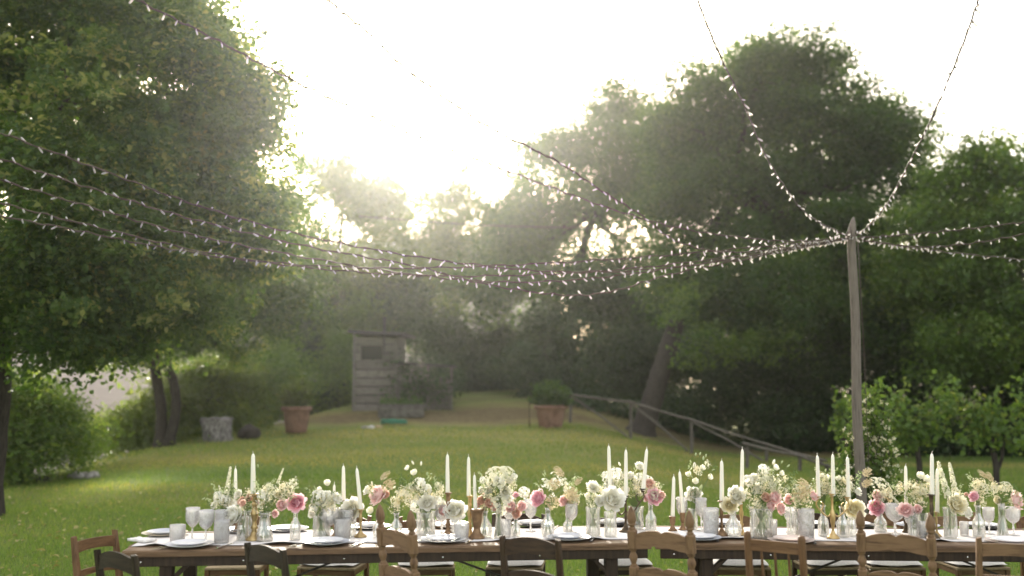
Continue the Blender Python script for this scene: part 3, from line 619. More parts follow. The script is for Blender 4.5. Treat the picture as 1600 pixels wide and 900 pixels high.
pot(860, 26.5, 0.89, 0.60, 'terracotta pot standing at the upper end of the rail fence', ('dark round plant in the pot by the fence', 'oak', 130, 0.75, 0.55, 46, 0.11))
mb = MB(); g = gp(827, 26.6); mb.tube([g, g + Vector((0, 0, 0.75)), g + Vector((0.08, 0, 1.05)), g + Vector((0.3, 0, 1.15)), g + Vector((0.45, 0, 1.0))], 0.013, 6); o = mb.build('bent_stick', M['twig']); tag(o, 'dark bent stick arching up beside the fence-end pot', 'stick')
def rock(name, px, d, sx, sy, sz, m, seed, label, cat='stone', parent=None, loc=None, sub=3):
    bm = bmesh.new(); bmesh.ops.create_icosphere(bm, subdivisions=sub, radius=1)
    for v in bm.verts:
        n = mnoise.noise(v.co * 1.6 + Vector((seed, 0, 0))) * 0.28 + mnoise.noise(v.co * 4 + Vector((0, seed, 0))) * 0.10
        v.co *= 1 + n; v.co.x *= sx; v.co.y *= sy; v.co.z *= sz
    me = bpy.data.meshes.new(name); bm.to_mesh(me); bm.free(); me.materials.append(m); me.polygons.foreach_set('use_smooth', [True] * len(me.polygons))
    o = link(bpy.data.objects.new(name, me), parent); o.location = loc if loc is not None else gp(px, d) + Vector((0, 0, sz * 0.75))
    return tag(o, label, cat) if parent is None else o
def stump():
    bm = bmesh.new(); bmesh.ops.create_icosphere(bm, subdivisions=4, radius=1)
    for v in bm.verts:
        p = v.co.copy(); h = max(abs(p.x), abs(p.y)) ; q = 1 + 0.20 * mnoise.noise(p * 1.3) + 0.16 * mnoise.noise(p * 3.5) + 0.07 * mnoise.noise(p * 9)
        z = max(-0.75, min(0.72, p.z * 1.3)); r = math.hypot(p.x, p.y); k = (0.36 / max(r, 0.25)) * (1 if abs(p.z) < 0.75 else r / 0.66)
        v.co = Vector((p.x * k * q, p.y * k * q, z * 0.46 * (0.9 + 0.25 * mnoise.noise(p * 2 + Vector((4, 0, 0)))) + 0.30))
    me = bpy.data.meshes.new('tree_stump'); bm.to_mesh(me); bm.free(); me.materials.append(M['palestone']); o = link(bpy.data.objects.new('tree_stump', me)); o.location = gp(345, 25.3)
    tag(o, 'pale grey lichened tree stump on the lawn crest', 'stump')
stump()
rock('log_round', 393, 25.6, 0.27, 0.24, 0.22, M['bark'], 4, 'dark brown log round lying beside the pale stump', 'log')
r = thing('stone_ring', 'low ring of grey stones on the lawn by the bright bush', 'stone ring', gp(141, 19))
for k in range(7):
    a = k / 7 * 6.28; rock('stone', 0, 0, 0.10 + 0.02 * (k % 3), 0.09, 0.07 + 0.015 * (k % 2), M['stone'], k + 20, None, None, r, Vector((0.19 * math.cos(a), 0.13 * math.sin(a), 0.085)), 2)
rock('log', 74, 18.3, 0.22, 0.12, 0.09, M['bark'], 31, 'brown log end lying under the bright bush', 'log')
M['oldstone'] = noisy('mossy_stone', (0.06, 0.055, 0.045), (0.18, 0.165, 0.14), 7, 0.95, bump=0.9, bdist=0.04)
g = gp(628, 28.6)
tr = thing('stone_trough', 'long grey stone trough planter in front of the shed', 'trough', g)
mb = MB(); mb.cbox((0, 0, 0.20), (1.30, 0.42, 0.38), 0.05); mb.cbox((0, 0, 0.39), (1.36, 0.48, 0.05), 0.02); mb.build('basin', M['oldstone'], tr)
rng0 = np.random.default_rng(61); pp = np.stack([rng0.uniform(-0.6, 0.6, 500), rng0.uniform(-0.17, 0.17, 500), 0.42 + np.abs(rng0.normal(0, 0.10, 500))], 1); leaf_part(tr, 'foliage', pp, rng0.normal(size=pp.shape) * 0.6 + np.array([0, 0, 0.6]), rng0.uniform(0.04, 0.09, 500), M['oak'], 62)
g = gp(617, 27.4) + Vector((0, 0, 0.05)); mb = MB(); pts = []
for k in range(110): a = k * 0.33; rr_ = 0.27 + 0.05 * math.sin(k * 0.9); pts.append((rr_ * math.cos(a) * 1.15, rr_ * math.sin(a) * 0.8, 0.03 + 0.10 * k / 110 + 0.01 * math.sin(k * 1.7)))
mb.tube(pts, 0.017, 6); tag(mb.build('hose_coil', M['hose'], None, g), 'coiled green garden hose on bare earth before the trough', 'hose')
rock('stone', 572, 26.9, 0.10, 0.09, 0.07, M['stone'], 41, 'small grey stone on bare earth left of its white neighbour')
rock('stone', 582, 26.8, 0.09, 0.08, 0.08, plain('white_stone', (0.45, 0.42, 0.40), 0.7), 42, 'small white stone on bare earth before the shed')
rock('stone', 593, 26.9, 0.11, 0.09, 0.07, noisy('tan_stone', (0.26, 0.18, 0.10), (0.42, 0.31, 0.18), 9), 43, 'small tan stone on bare earth right of its white neighbour')

# ================================================================== rail fence
def fence(name, label, posts, diags, rails, extra=()):
    b = gp(posts[0][0], posts[0][2]); root = thing(name, label, 'fence', b)
    tops = []
    for px, py, d in posts:
        g = gp(px, d) - b; t = P(px, py, d) - b; t.x = g.x + 0.02; t.y = g.y; tops.append(t)
        mb = MB(); mb.tube([g - Vector((0, 0, 0.1)), g.lerp(t, 0.5) + Vector((0.01, 0, 0)), t + Vector((0, 0, 0.03))], [0.046, 0.043, 0.040], 9); mb.build('post', M['railwood'], root)
    for i in range(len(tops) - 1):
        mb = MB(); a, c = tops[i], tops[i + 1]; e = (c - a).normalized() * 0.12
        mb.tube([a - e + Vector((0, -0.06, 0)), a.lerp(c, 0.5) + Vector((0, -0.06, -0.02)), c + e + Vector((0, -0.06, 0))], [0.034, 0.031, 0.029], 8); mb.build('top_rail', M['railwood'], root)
        if i in diags:
            f = gp(posts[i + 1][0], posts[i + 1][2]) - b; mb = MB(); f = f + Vector((-0.08, -0.03, 0.1)); mb.tube([a + Vector((0.05, -0.03, -0.08)), a.lerp(f, 0.5) + Vector((0, -0.03, 0.02)), f], [0.029, 0.027, 0.025], 8); mb.build('diagonal_brace', M['railwood'], root)
    return root
fence('rail_fence', 'long rustic rail fence with diagonal braces running down the slope', [(890, 616, 27.5), (983, 628, 26.2), (1077, 656, 25.4), (1192, 694, 24.4), (1276, 718, 23.4)], (0, 1, 2), 1)
fence('rail_fence', 'short low rustic rail in front of the long fence foot', [(1162, 694, 22.6), (1243, 712, 22.2), (1284, 727, 21.9)], (), 1)

# ================================================================== vines, climber, light pole
def vine(px, d, label, seed, fork=False, wide=0.75, h0=0.72, h1=1.60, dens=950):
    g = gp(px, d); root = thing('grapevine', label, 'grapevine', g, 0, 'grapevines along the wood edge'); rng = np.random.default_rng(seed)
    mb = MB(); mb.tube(smooth_path([(0, 0, -0.05), (0.02, 0, 0.4), (-0.03, 0, 0.8), (-0.02, 0, 1.35)], 4), [0.065 - 0.0016 * i for i in range(13)], 8); tr_ = mb.build('trunk', M['bark'], root)
    if fork: mb = MB(); mb.tube(smooth_path([(0.0, 0, 0.25), (0.13, 0, 0.55), (0.19, 0, 0.95), (0.17, 0, 1.15)], 4), [0.035 - 0.0012 * i for i in range(13)], 7); mb.build('side_stem', M['bark'], root)
    pos = []; mb = MB()
    for k in range(16):
        a = Vector((rng.uniform(-0.1, 0.1), 0, rng.uniform(0.75, 1.3))); e = Vector((rng.uniform(-wide, wide), rng.uniform(-0.3, 0.3), rng.uniform(h0, h1))); mb.tube([a, a.lerp(e, 0.5) + Vector((0, 0, 0.08)), e], [0.014, 0.010, 0.004], 4)
        for j in range(dens // 16): t = rng.random() ** 0.7; pos.append(np.array(a.lerp(e, t)) + rng.normal(size=3) * np.array([0.12, 0.10, 0.11]))
    for k in range(9):
        x = rng.uniform(-wide, wide); sh_ = rng.uniform(0.5, 1.25)
        for j in range(22): t = j / 22 * sh_; pos.append(np.array([x + 0.06 * math.sin(t * 5 + k), rng.normal() * 0.03, h1 - 0.25 + 0.62 * t]) + rng.normal(size=3) * 0.035)
    mb.build('canes', M['twig'], root); pos = np.array(pos)
    leaf_part(root, 'foliage', pos, rng.normal(size=pos.shape) * 0.6 + np.array([0, -0.4, 0.6]), rng.uniform(0.06, 0.125, len(pos)), M['vine'], seed, True, 0.85)
vine(1316, 19.5, 'small grapevine half hidden behind the light pole', 71, wide=0.22, h0=0.9, h1=1.35, dens=160)
vine(1427, 19, 'grapevine with a straight thin trunk beside the flowering climber', 72)
vine(1545, 18.5, 'grapevine with a forked trunk at the wood edge', 73, fork=True, wide=0.85)
vine(1650, 18.5, 'grapevine cut off by the right edge of the view', 74, wide=0.75)
PX_POLE, D_POLE = 1331, 11.0
HUB = P(PX_POLE, 372, D_POLE); pole_x = HUB.x
pr = thing('light_pole', 'tall weathered wooden pole carrying the fairy lights', 'pole', (pole_x, D_POLE, 0))
topz = P(PX_POLE, 362, D_POLE).z
mb = MB(); mb.tube([(0.012 * math.sin(k * 0.9), 0.008 * math.cos(k * 0.7), -0.1 + (topz + 0.1) * k / 12) for k in range(13)], [0.060 - 0.0011 * k for k in range(13)], 14); mb.build('shaft', M['post'], pr)
mb = MB(); mb.lathe([(0.0475, 0), (0.044, 0.05), (0.026, 0.13), (0.008, 0.175)], 12, (0.0, 0.0, topz - 0.01), cap1=True); o = mb.build('pointed_top', M['post'], pr)
for v in o.data.vertices:
    v.co.x += max(0, v.co.z - topz) * 0.16
mb = MB(); mb.tube([(0.06, -0.02, topz - 0.1), (0.085, -0.02, 2.2), (0.10, -0.02, 0.0)], 0.004, 5); mb.build('hanging_cable', M['wire'], pr)
def climber():
    root = thing('flowering_climber', 'leafy climber with small cream flowers at the foot of the pole', 'climber', (pole_x + 0.10, D_POLE + 0.28, 0)); rng = np.random.default_rng(81); mb = MB(); pos = []; fl = []
    for k in range(46):
        z1 = rng.uniform(0.5, 1.8); e = Vector((rng.uniform(-0.26, 0.34) * (1.0 if z1 > 0.9 else 1.25) + 0.05, rng.uniform(-0.18, 0.18), z1)); a = Vector((rng.uniform(-0.08, 0.08), 0, 0)); m_ = a.lerp(e, 0.55) + Vector((rng.uniform(-0.1, 0.1), 0, 0.1)); mb.tube([a, m_, e], [0.010, 0.007, 0.003], 4)
        for j in range(95): t = 0.2 + 0.85 * rng.random(); q = (a.lerp(m_, t * 1.8) if t < 0.55 else m_.lerp(e, (t - 0.55) / 0.45)); pos.append(np.array(q) + rng.normal(size=3) * 0.055)
        for j in range(7):
            t = rng.random(); q = np.array(m_.lerp(e, t)) + rng.normal(size=3) * 0.06
            if q[2] > 0.7: fl.append(q + np.array([0, -0.05, 0]))
    mb.build('stems', M['twig'], root); pos = np.array(pos); fl = np.array(fl)
    leaf_part(root, 'foliage', pos, rng.normal(size=pos.shape) * 0.6 + np.array([0, -0.3, 0.6]), rng.uniform(0.045, 0.085, len(pos)), M['bright'], 82)
    f5 = np.repeat(fl, 5, 0) + rng.normal(size=(len(fl) * 5, 3)) * 0.008; leaf_part(root, 'blossoms', f5, rng.normal(size=f5.shape) + np.array([0, -0.8, 0.3]), np.full(len(f5), 0.026), M['p_cream'], 83, True, 0.9)
climber()

# ================================================================== fairy lights
bm_ = MB(); bm_.lathe([(0.0055, 0.0), (0.0078, 0.001), (0.0078, 0.016)], 8, mat=1, cap0=True); bm_.lathe([(0.0066, 0.015), (0.0080, 0.026), (0.0078, 0.046), (0.0040, 0.054), (0.0005, 0.055)], 8)
BULB = bm_.mesh('bulb', [M['bulb'], M['bulbcap']])
hub = (PX_POLE, 372, D_POLE)
strands = [
 ('fairy light string from the linden top down across the glare', [(150, -32, 6.5), (230, 8, 6.8), (330, 58, 7.1), (420, 106, 7.4), (515, 153, 7.8), (650, 212, 8.4), (735, 245, 8.8), (860, 292, 9.4), (960, 328, 9.9), (1060, 356, 10.3), (1160, 371, 10.6), (1240, 377, 10.8), hub]),
 ('fairy light string falling steeply through the brightest sky', [(470, -40, 6.3), (530, 15, 6.6), (580, 55, 6.9), (640, 112, 7.3), (760, 196, 8.0), (870, 252, 8.7), (940, 298, 9.2), (1000, 335, 9.6), (1060, 378, 10), (1140, 394, 10.4), (1230, 386, 10.8), hub]),
 ('uppermost of the fairy light strings crossing the linden side', [(-60, 180, 7.6), (0, 207, 7.8), (160, 266, 8.2), (300, 318, 8.6), (450, 362, 9), (620, 396, 9.4), (800, 420, 9.8), (950, 425, 10.1), (1100, 412, 10.5), (1220, 392, 10.8), hub]),
 ('fairy light string sagging lowest over the middle of the lawn', [(-60, 228, 7.4), (0, 248, 7.6), (160, 300, 8), (300, 342, 8.4), (480, 385, 8.9), (640, 414, 9.3), (760, 444, 9.6), (880, 461, 9.9), (960, 454, 10.1), (1050, 428, 10.4), (1180, 402, 10.7), hub]),
 ('third fairy light string down where they cross the linden', [(-60, 262, 7.7), (0, 281, 7.9), (150, 326, 8.3), (280, 362, 8.6), (450, 397, 9.0), (640, 428, 9.5), (800, 441, 9.9), (950, 432, 10.3), (1120, 408, 10.6), hub]),
 ('fourth fairy light string down where they cross the linden', [(-40, 302, 8.2), (20, 322, 8.3), (160, 357, 8.7), (330, 396, 9.1), (500, 420, 9.5), (680, 431, 9.9), (860, 428, 10.2), (1040, 414, 10.5), (1200, 392, 10.8), hub]),
 ('lowest fairy light string where they cross the linden', [(-60, 322, 8.6), (0, 337, 8.7), (120, 360, 9), (240, 384, 9.3), (400, 408, 9.6), (600, 419, 10), (800, 414, 10.3), (1000, 402, 10.6), (1180, 386, 10.8), hub]),
 ('fairy light string rising steeply left above the pole', [(1075, -40, 6.0), (1092, 5, 6.3), (1120, 76, 6.9), (1165, 170, 7.8), (1192, 235, 8.5), (1225, 290, 9.3), (1265, 338, 10.1), hub]),
 ('fairy light string rising steeply right above the pole', [(1540, -50, 6.0), (1527, 3, 6.3), (1500, 80, 7), (1458, 180, 7.9), (1420, 255, 8.8), (1390, 312, 9.7), (1360, 350, 10.4), hub]),
 ('upper fairy light string running off to the right', [hub, (1400, 368, 10.9), (1480, 361, 10.6), (1560, 352, 10.3), (1640, 342, 10)]),
 ('middle fairy light string running off to the right', [hub, (1380, 380, 11), (1440, 386, 10.8), (1520, 380, 10.4), (1600, 366, 10), (1660, 355, 9.8)]),
 ('lowest fairy light string running off to the right', [hub, (1390, 382, 11.1), (1480, 394, 11.4), (1600, 406, 11.9), (1660, 412, 12.2)]),
]
def strand(label, ctl, k):
    rng = random.Random(100 + k); path = smooth_path([P(*c) for c in ctl], 14); b = path[0]; root = thing('fairy_light_string', label, 'string lights', b, 0, 'fairy light strings tied to the pole')
    rel = [p - b + Vector((0, 0, 0.006 * math.sin(i * 1.1 + k))) for i, p in enumerate(path)]
    mb = MB(); mb.tube(rel, 0.0062, 5)
    mb.tube([p + Vector((0, 0.004 * math.sin(i * 1.9), 0.011 * math.cos(i * 1.9))) for i, p in enumerate(rel)], 0.0048, 5); mb.build('wire', M['wire'], root)
    acc = 0; nxt = 0.05; i_b = 0
    for a, c in zip(rel[:-1], rel[1:]):
        L = (c - a).length
        while nxt <= acc + L:
            p = a.lerp(c, (nxt - acc) / L); q = (p + b - HUB).length
            i_b += 1; d = Vector((rng.gauss(0, 0.75), rng.gauss(0, 0.75), rng.choice((-1, -1, -1, 1)) * rng.uniform(0.4, 1.2))).normalized()
            inst('bulb', BULB, root, p, d.to_track_quat('Z', 'Y').to_euler(), rng.uniform(0.78, 1.08))
            nxt += rng.uniform(0.085, 0.15) if q > 1.2 else rng.uniform(0.05, 0.09)
        acc += L
    return root, rel
for k, (lab, ctl) in enumerate(strands):
    r_, rel = strand(lab, ctl, k)
    if k in (7, 8):
        i = 2 * 14 if k == 7 else 3 * 14; a, c = rel[i], rel[i + 1]; dv = (c - a).normalized(); mb = MB(); mb.tube([rel[i] - dv * 0.03, rel[i] - dv * 0.02, rel[i] + dv * 0.02, rel[i] + dv * 0.035], [0.004, 0.011, 0.011, 0.004], 8); mb.build('plug', M['handle'], r_)
mb = MB(); pts = smooth_path([P(560, 338, 24), P(760, 352, 24.5), P(960, 356, 25), P(1110, 350, 25.5)], 6); mb.tube(pts, 0.012, 5); tag(mb.build('overhead_cable', M['wire']), 'thin bare cable stretched among the hazy trees behind the lights', 'cable')

# ================================================================== tables
TZ = 0.765
def table(label, A, B, dep, joint_worn=False, seed=1, leg_in=0.27, left_in=None):
    A = Vector(A); B = Vector(B); L = (B - A).length; ang = math.atan2(B.y - A.y, B.x - A.x)
    root = thing('banquet_table', label, 'table', (A.x, A.y, 0), ang, 'rustic tables set end to end'); rng = random.Random(seed)
    n = 5; wdt = dep / n
    for k in range(n):
        mb = MB(); x0 = rng.uniform(-0.012, 0.006); x1 = L - rng.uniform(0.001, 0.010)
        y0 = k * wdt + 0.002; y1 = (k + 1) * wdt - 0.002; dz = rng.uniform(-0.0015, 0)
        seg = 26; top = []; 
        vs = []; fs = []                                             # plank with a slightly uneven front arris
        for i in range(seg + 1):
            x = x0 + (x1 - x0) * i / seg; wob = rng.uniform(-0.004, 0.003) if k == 0 else 0
            vs += [(x, y0 + wob, TZ - 0.042), (x, y0 + wob - 0.001, TZ - 0.010 + wob * 0.4 + dz), (x, y0 + 0.008 + wob, TZ + dz), (x, y1 - 0.004, TZ + dz), (x, y1, TZ - 0.005 + dz), (x, y1, TZ - 0.042)]
        for i in range(seg):
            for j in range(6): fs.append((i * 6 + j, i * 6 + (j + 1) % 6, (i + 1) * 6 + (j + 1) % 6, (i + 1) * 6 + j))
        fs += [tuple(range(6)), tuple(seg * 6 + j for j in range(6))[::-1]]
        mb.add(vs, fs); mb.build('plank', M['table'], root)
    li = left_in or leg_in
    for yy, nm in ((0.030, 'apron'), (dep - 0.030, 'apron')): MB().cbox((L / 2, yy, TZ - 0.042 - 0.032), (L - 0.06, 0.026, 0.062), 0.004).build(nm, M['tableleg'], root)
    for k in range(6):
        MB().lathe([(0.007, 0), (0.006, 0.003), (0.001, 0.004)], 8, (0.12 + k * (L - 0.24) / 5, 0.016, TZ - 0.075), M=Matrix.Rotation(R(90), 3, 'X')).build('nail_head', M['steel'], root)
    for xx, sg in ((li, 1), (L - leg_in, -1)):
        for yy in (0.085, dep - 0.085):
            MB().cbox((xx, yy, (TZ - 0.045) / 2), (0.085, 0.075, TZ - 0.05), 0.006).build('leg', M['tableleg'], root)
            MB().bar((xx + sg * 0.03, yy, TZ - 0.20), (xx + sg * 0.18, yy, TZ - 0.055), 0.05, 0.03).build('corner_brace', M['tableleg'], root)
        MB().cbox((xx, dep / 2, 0.22), (0.05, dep - 0.25, 0.06), 0.005).build('leg_rail', M['tableleg'], root)
        MB().bar((L / 2 - sg * 0.15, dep * 0.42, TZ - 0.05), (xx + sg * 0.03, dep * 0.42, 0.24), 0.014, 0.014, 0.002).build('iron_brace', M['iron'], root)
    return root
A1, B1 = T(189, 861, TZ), T(1020, 848, TZ); A2, B2 = T(1025, 848.5, TZ), T(1846, 856, TZ); B2 = A2 + (B2 - A2).normalized() * 3.43
DEP = 0.86
table('long worn plank table at the linden end of the row', A1, B1, DEP, seed=2)
table('second worn plank table, running out of view past the pole', A2, B2, DEP, seed=5, leg_in=0.34)
def runner():
    rng = random.Random(8); d1 = (B1 - A1).normalized(); n1 = Vector((-d1.y, d1.x, 0)); d2 = (B2 - A2).normalized(); n2 = Vector((-d2.y, d2.x, 0)); vs = []; fs = []; st = []
    N_ = 190; pts = []
    for i in range(N_ + 1):
        t = i / N_ * 6.9
        if t < 3.46: p = A1 + d1 * (t + 0.02); n = n1
        else: p = A2 + d2 * (t - 3.46); n = n2
        if 3.2 < t < 3.8: f = (t - 3.2) / 0.6; n = n1.lerp(n2, f)
        pts.append((p, n, t))
    ny = 8
    for i, (p, n, t) in enumerate(pts):
        lo = 0.155 + 0.014 * math.sin(t * 5.1) + 0.010 * math.sin(t * 13.7 + 1) + rng.uniform(-0.004, 0.004); hi = 0.72 + 0.012 * math.sin(t * 4.3 + 2) + 0.008 * math.sin(t * 11)
        lift = max(0, math.sin(t * 6.4 + math.sin(t * 2.2) * 2)) ** 6 * 0.016
        for j in range(ny + 1):
            f = j / ny; e = max(0, 1 - f * 5) ; z = TZ + 0.003 + lift * e + 0.0012 * math.sin(t * 9 + f * 7)
            q = p + n * (lo + (hi - lo) * f); vs.append((q.x, q.y, z))
    for i in range(N_):
        for j in range(ny): a = i * (ny + 1) + j; fs.append((a, a + ny + 1, a + ny + 2, a + 1))
    k0 = len(vs); top = list(vs)
    mb = MB(); mb.add(vs, fs, 0, True); o = mb.build('table_runner', M['runner'])
    sm = o.modifiers.new('thickness', 'SOLIDIFY'); sm.thickness = 0.0022; sm.offset = 1
    tag(o, 'long white cloth runner laid along the middle of the tables', 'table runner')
runner()

# ================================================================== chairs
def cushion(root, z, wd, dp, seed=1):
    mb = MB(); nx, ny = 11, 11; vs = []; fs = []
    def hgt(u, v): return 0.050 * (max(0, (1 - abs(u) ** 4) * (1 - abs(v) ** 4))) ** 0.5 + 0.006 * math.sin(u * 4 + seed) * math.cos(v * 3)
    for s_ in (1, -0.25):
        for j in range(ny):
            for i in range(nx):
                u = -1 + 2 * i / (nx - 1); v = -1 + 2 * j / (ny - 1); r = 1 - 0.06 * (abs(u * v)) ** 2
                vs.append((u * wd / 2 * r, v * dp / 2 * r + 0.01, z + 0.012 + s_ * hgt(u, v)))
    for k in range(2):
        for j in range(ny - 1):
            for i in range(nx - 1): a = k * nx * ny + j * nx + i; q = (a, a + 1, a + nx + 1, a + nx); fs.append(q if k == 0 else q[::-1])
    mb.add(vs, fs, 0, True); c = mb.build('seat_cushion', M['cushion'], root)
    for sx in (-1, 1):
        mb = MB(); x = sx * wd * 0.46; mb.tube([(x, -dp * 0.47, z + 0.02), (x + 0.02, -dp * 0.53, z + 0.05), (x + 0.01, -dp * 0.58, z + 0.03), (x - 0.01, -dp * 0.55, z - 0.04), (x, -dp * 0.56, z - 0.09)], 0.004, 5); mb.build('tie', M['cushion'], c)
def seat_base(root, W, D, sh, mx, mz, cush=True, seed=1, front_turn=False):
    for sx in (-1, 1):
        if front_turn: MB().lathe([(0.016, 0), (0.018, 0.06), (0.013, 0.09), (0.021, 0.16), (0.014, 0.26), (0.021, 0.30), (0.021, sh - 0.01)], 12, (sx * W / 2, D / 2, 0), cap0=True, cap1=True).build('leg', mz, root)
        else: MB().cbox((sx * W / 2, D / 2, sh / 2 - 0.005), (0.036, 0.036, sh - 0.01), 0.004, taper=0.75).build('leg', mz, root)
        MB().tube([(sx * W / 2, -D / 2, 0.20), (sx * W / 2, D / 2, 0.20)], 0.010, 8).build('side_stretcher', mx, root)
        MB().cbox((sx * W / 2, 0, sh - 0.03), (0.022, D - 0.04, 0.045), 0.003).build('seat_rail', mx, root)
    for yy in (-D / 2, D / 2):
        MB().tube([(-W / 2, yy, 0.26), (W / 2, yy, 0.26)], 0.010, 8).build('stretcher', mx, root)
        MB().cbox((0, yy, sh - 0.03), (W - 0.04, 0.022, 0.045), 0.003).build('seat_rail', mx, root)
    MB().cbox((0, 0.01, sh - 0.002), (W + 0.035, D + 0.02, 0.020), 0.008).build('seat', M['rush'], root)
    if cush: cushion(root, sh + 0.012, W + 0.03, D + 0.02, seed)
def raked(D, sh, H, rake):                       # back plane: y at height z
    return lambda z: -D / 2 - max(0, z - sh) / (H - sh) * rake
def arch_chair(label, loc, rz, H=0.93, W=0.36, D=0.36, sh=0.43, mk='darkchair', rails=2, cush=True, straight=False, group='chairs round the tables', top_h=0.085):
    root = thing('wooden_chair', label, 'chair', loc, rz, group); mx, mz = M[mk + '_x'], M[mk + '_z']; yb = raked(D, sh, H, 0.075)
    seat_base(root, W, D, sh, mx, mz, cush)
    for sx in (-1, 1):
        mb = MB(); zs = [0, sh * 0.5, sh, (sh + H) / 2, H]; wd = [0.030, 0.034, 0.038, 0.036, 0.030]
        vs = []; fs = []
        for z, q in zip(zs, wd):
            y = yb(z) - (0.04 * (1 - z / sh) if z < sh else 0); h = q / 2; c = 0.005
            for (u, v) in ((-h + c, -h), (h - c, -h), (h, -h + c), (h, h - c), (h - c, h), (-h + c, h), (-h, h - c), (-h, -h + c)): vs.append((sx * W / 2 + u, y + v * 1.15, z + (0.006 * (u * sx < 0) if z == H else 0)))
        for i in range(4):
            for k in range(8): fs.append((i * 8 + k, i * 8 + (k + 1) % 8, (i + 1) * 8 + (k + 1) % 8, (i + 1) * 8 + k))
        fs += [tuple(range(8))[::-1], tuple(32 + k for k in range(8))]; mb.add(vs, fs); mb.build('back_post', mz, root)
    hw = W / 2 - 0.012; n = 12
    def rail(zc, hh, rise, name):
        top = []; bot = []
        for i in range(n + 1):
            x = -hw + 2 * hw * i / n; a = 1 - (x / hw) ** 2
            top.append((x, zc + hh / 2 + (rise * a if not straight else 0.004 * a))); bot.append((x, zc - hh / 2 + (rise * 0.75 * a if not straight else 0.012 * a)))
        y = yb(zc); mb = MB(); mb.strip(top, bot, y - 0.009, y + 0.009, bend=0.022, half=hw); mb.build(name, mx, root)
    rail(H - top_h / 2 - 0.03, top_h, 0.040 if not straight else 0, 'top_rail')
    for k in range(1, rails): rail(H - 0.03 - top_h / 2 - k * 0.17, top_h * 0.62, 0.032 if not straight else 0, 'back_rail')
    return root
def carved_chair(label, loc, rz, H=1.09, W=0.37, D=0.37, sh=0.44, mk='oakchair', group='chairs round the tables'):
    root = thing('carved_chair', label, 'chair', loc, rz, group); mx, mz = M[mk + '_x'], M[mk + '_z']; seat_base(root, W, D, sh, mx, mz, True, 3, True)
    yb = raked(D, sh, H, 0.06)
    for sx in (-1, 1):
        x = sx * W / 2
        Mx = Matrix.Rotation(math.atan2(0.06, H - sh), 3, 'X'); o0 = Vector((x, -D / 2, sh))
        mb = MB(); mb.cbox((x, -D / 2, sh / 2), (0.042, 0.042, sh), 0.005); 
        z = 0.0; blocks = [(0.0, 0.07), (0.20, 0.105), (0.405, 0.115)]
        for (b0, hh) in blocks: mb.cbox(o0 + Mx @ Vector((0, 0, b0 + hh / 2)), (0.050, 0.050, hh), 0.007, Mx)
        def turn(z0, z1):
            L_ = z1 - z0; prof = [(0.020, 0), (0.022, 0.06), (0.014, 0.12), (0.016, 0.20), (0.024, 0.42), (0.025, 0.55), (0.018, 0.74), (0.013, 0.84), (0.021, 0.92), (0.021, 1)]
            mb.lathe([(r, z0 + q * L_) for r, q in prof], 16, o0, M=Mx)
        turn(0.07, 0.20); turn(0.305, 0.405)
        mb.build('back_post', mz, root)
        mb = MB(); zt = 0.52; hf = H - sh - 0.52
        prof = [(0.019, 0), (0.022, 0.05), (0.014, 0.11), (0.015, 0.16), (0.023, 0.20), (0.024, 0.24), (0.020, 0.27), (0.025, 0.34), (0.0275, 0.45), (0.026, 0.58), (0.020, 0.76), (0.012, 0.90), (0.004, 0.985), (0.0005, 1.0)]
        mb.lathe([(r, zt + q * hf) for r, q in prof], 18, o0, M=Mx); mb.build('finial', mz, root)
    hw = W / 2 - 0.018
    def rail(zc, hh, name):
        n = 24; top = []; bot = []
        for i in range(n + 1):
            x = -hw + 2 * hw * i / n; a = abs(x / hw)
            hump = 0.034 * (math.sin(math.pi * min(1, (1 - a)) ** 0.75 * 0.62)) - (0.012 * max(0, 1 - a * 7)); low = 0.012 * math.cos(a * math.pi) - 0.010 * math.exp(-(a / 0.12) ** 2)
            top.append((x, hh / 2 + hump - 0.012)); bot.append((x, -hh / 2 + low * 0.9 + 0.010))
        y = yb(zc); mb = MB(); mb.strip([(x, z + zc) for x, z in top], [(x, z + zc) for x, z in bot], y - 0.011, y + 0.011); mb.build(name, mx, root)
    rail(sh + 0.455, 0.085, 'top_rail'); rail(sh + 0.245, 0.075, 'back_rail')
    return root
def spindle_chair(label, loc, rz, H=0.95, W=0.34, D=0.36, sh=0.43, mk='redchair', group='chairs round the tables'):
    root = thing('spindle_chair', label, 'chair', loc, rz, group); mx, mz = M[mk + '_x'], M[mk + '_z']; seat_base(root, W, D, sh, mx, mz, True, 5); yb = raked(D, sh, H, 0.06)
    for sx in (-1, 1):
        mb = MB(); mb.tube([(sx * W / 2, yb(z), z) for z in (0, 0.2, 0.43, 0.6, 0.8, H - 0.02, H - 0.004, H)], [0.018, 0.021, 0.023, 0.023, 0.022, 0.022, 0.018, 0.008], 14); mb.build('back_post', mz, root)
    y = yb(H - 0.08); MB().strip([(x, H - 0.045) for x in (-W / 2, 0, W / 2)], [(x, H - 0.11) for x in (-W / 2, 0, W / 2)], y - 0.010, y + 0.010).build('top_rail', mx, root)
    z2 = sh + 0.14; y2 = yb(z2); MB().strip([(x, z2 + 0.02) for x in (-W / 2, 0, W / 2)], [(x, z2 - 0.02) for x in (-W / 2, 0, W / 2)], y2 - 0.009, y2 + 0.009).build('back_rail', mx, root)
    for k in range(3):
        x = (-0.5 + (k + 1) / 4) * W; mb = MB(); mb.tube([(x, y2, z2), (x, (y2 + y) / 2, (z2 + H) / 2 - 0.04), (x, y, H - 0.10)], [0.007, 0.0095, 0.007], 8); mb.build('spindle', mz, root)
    return root
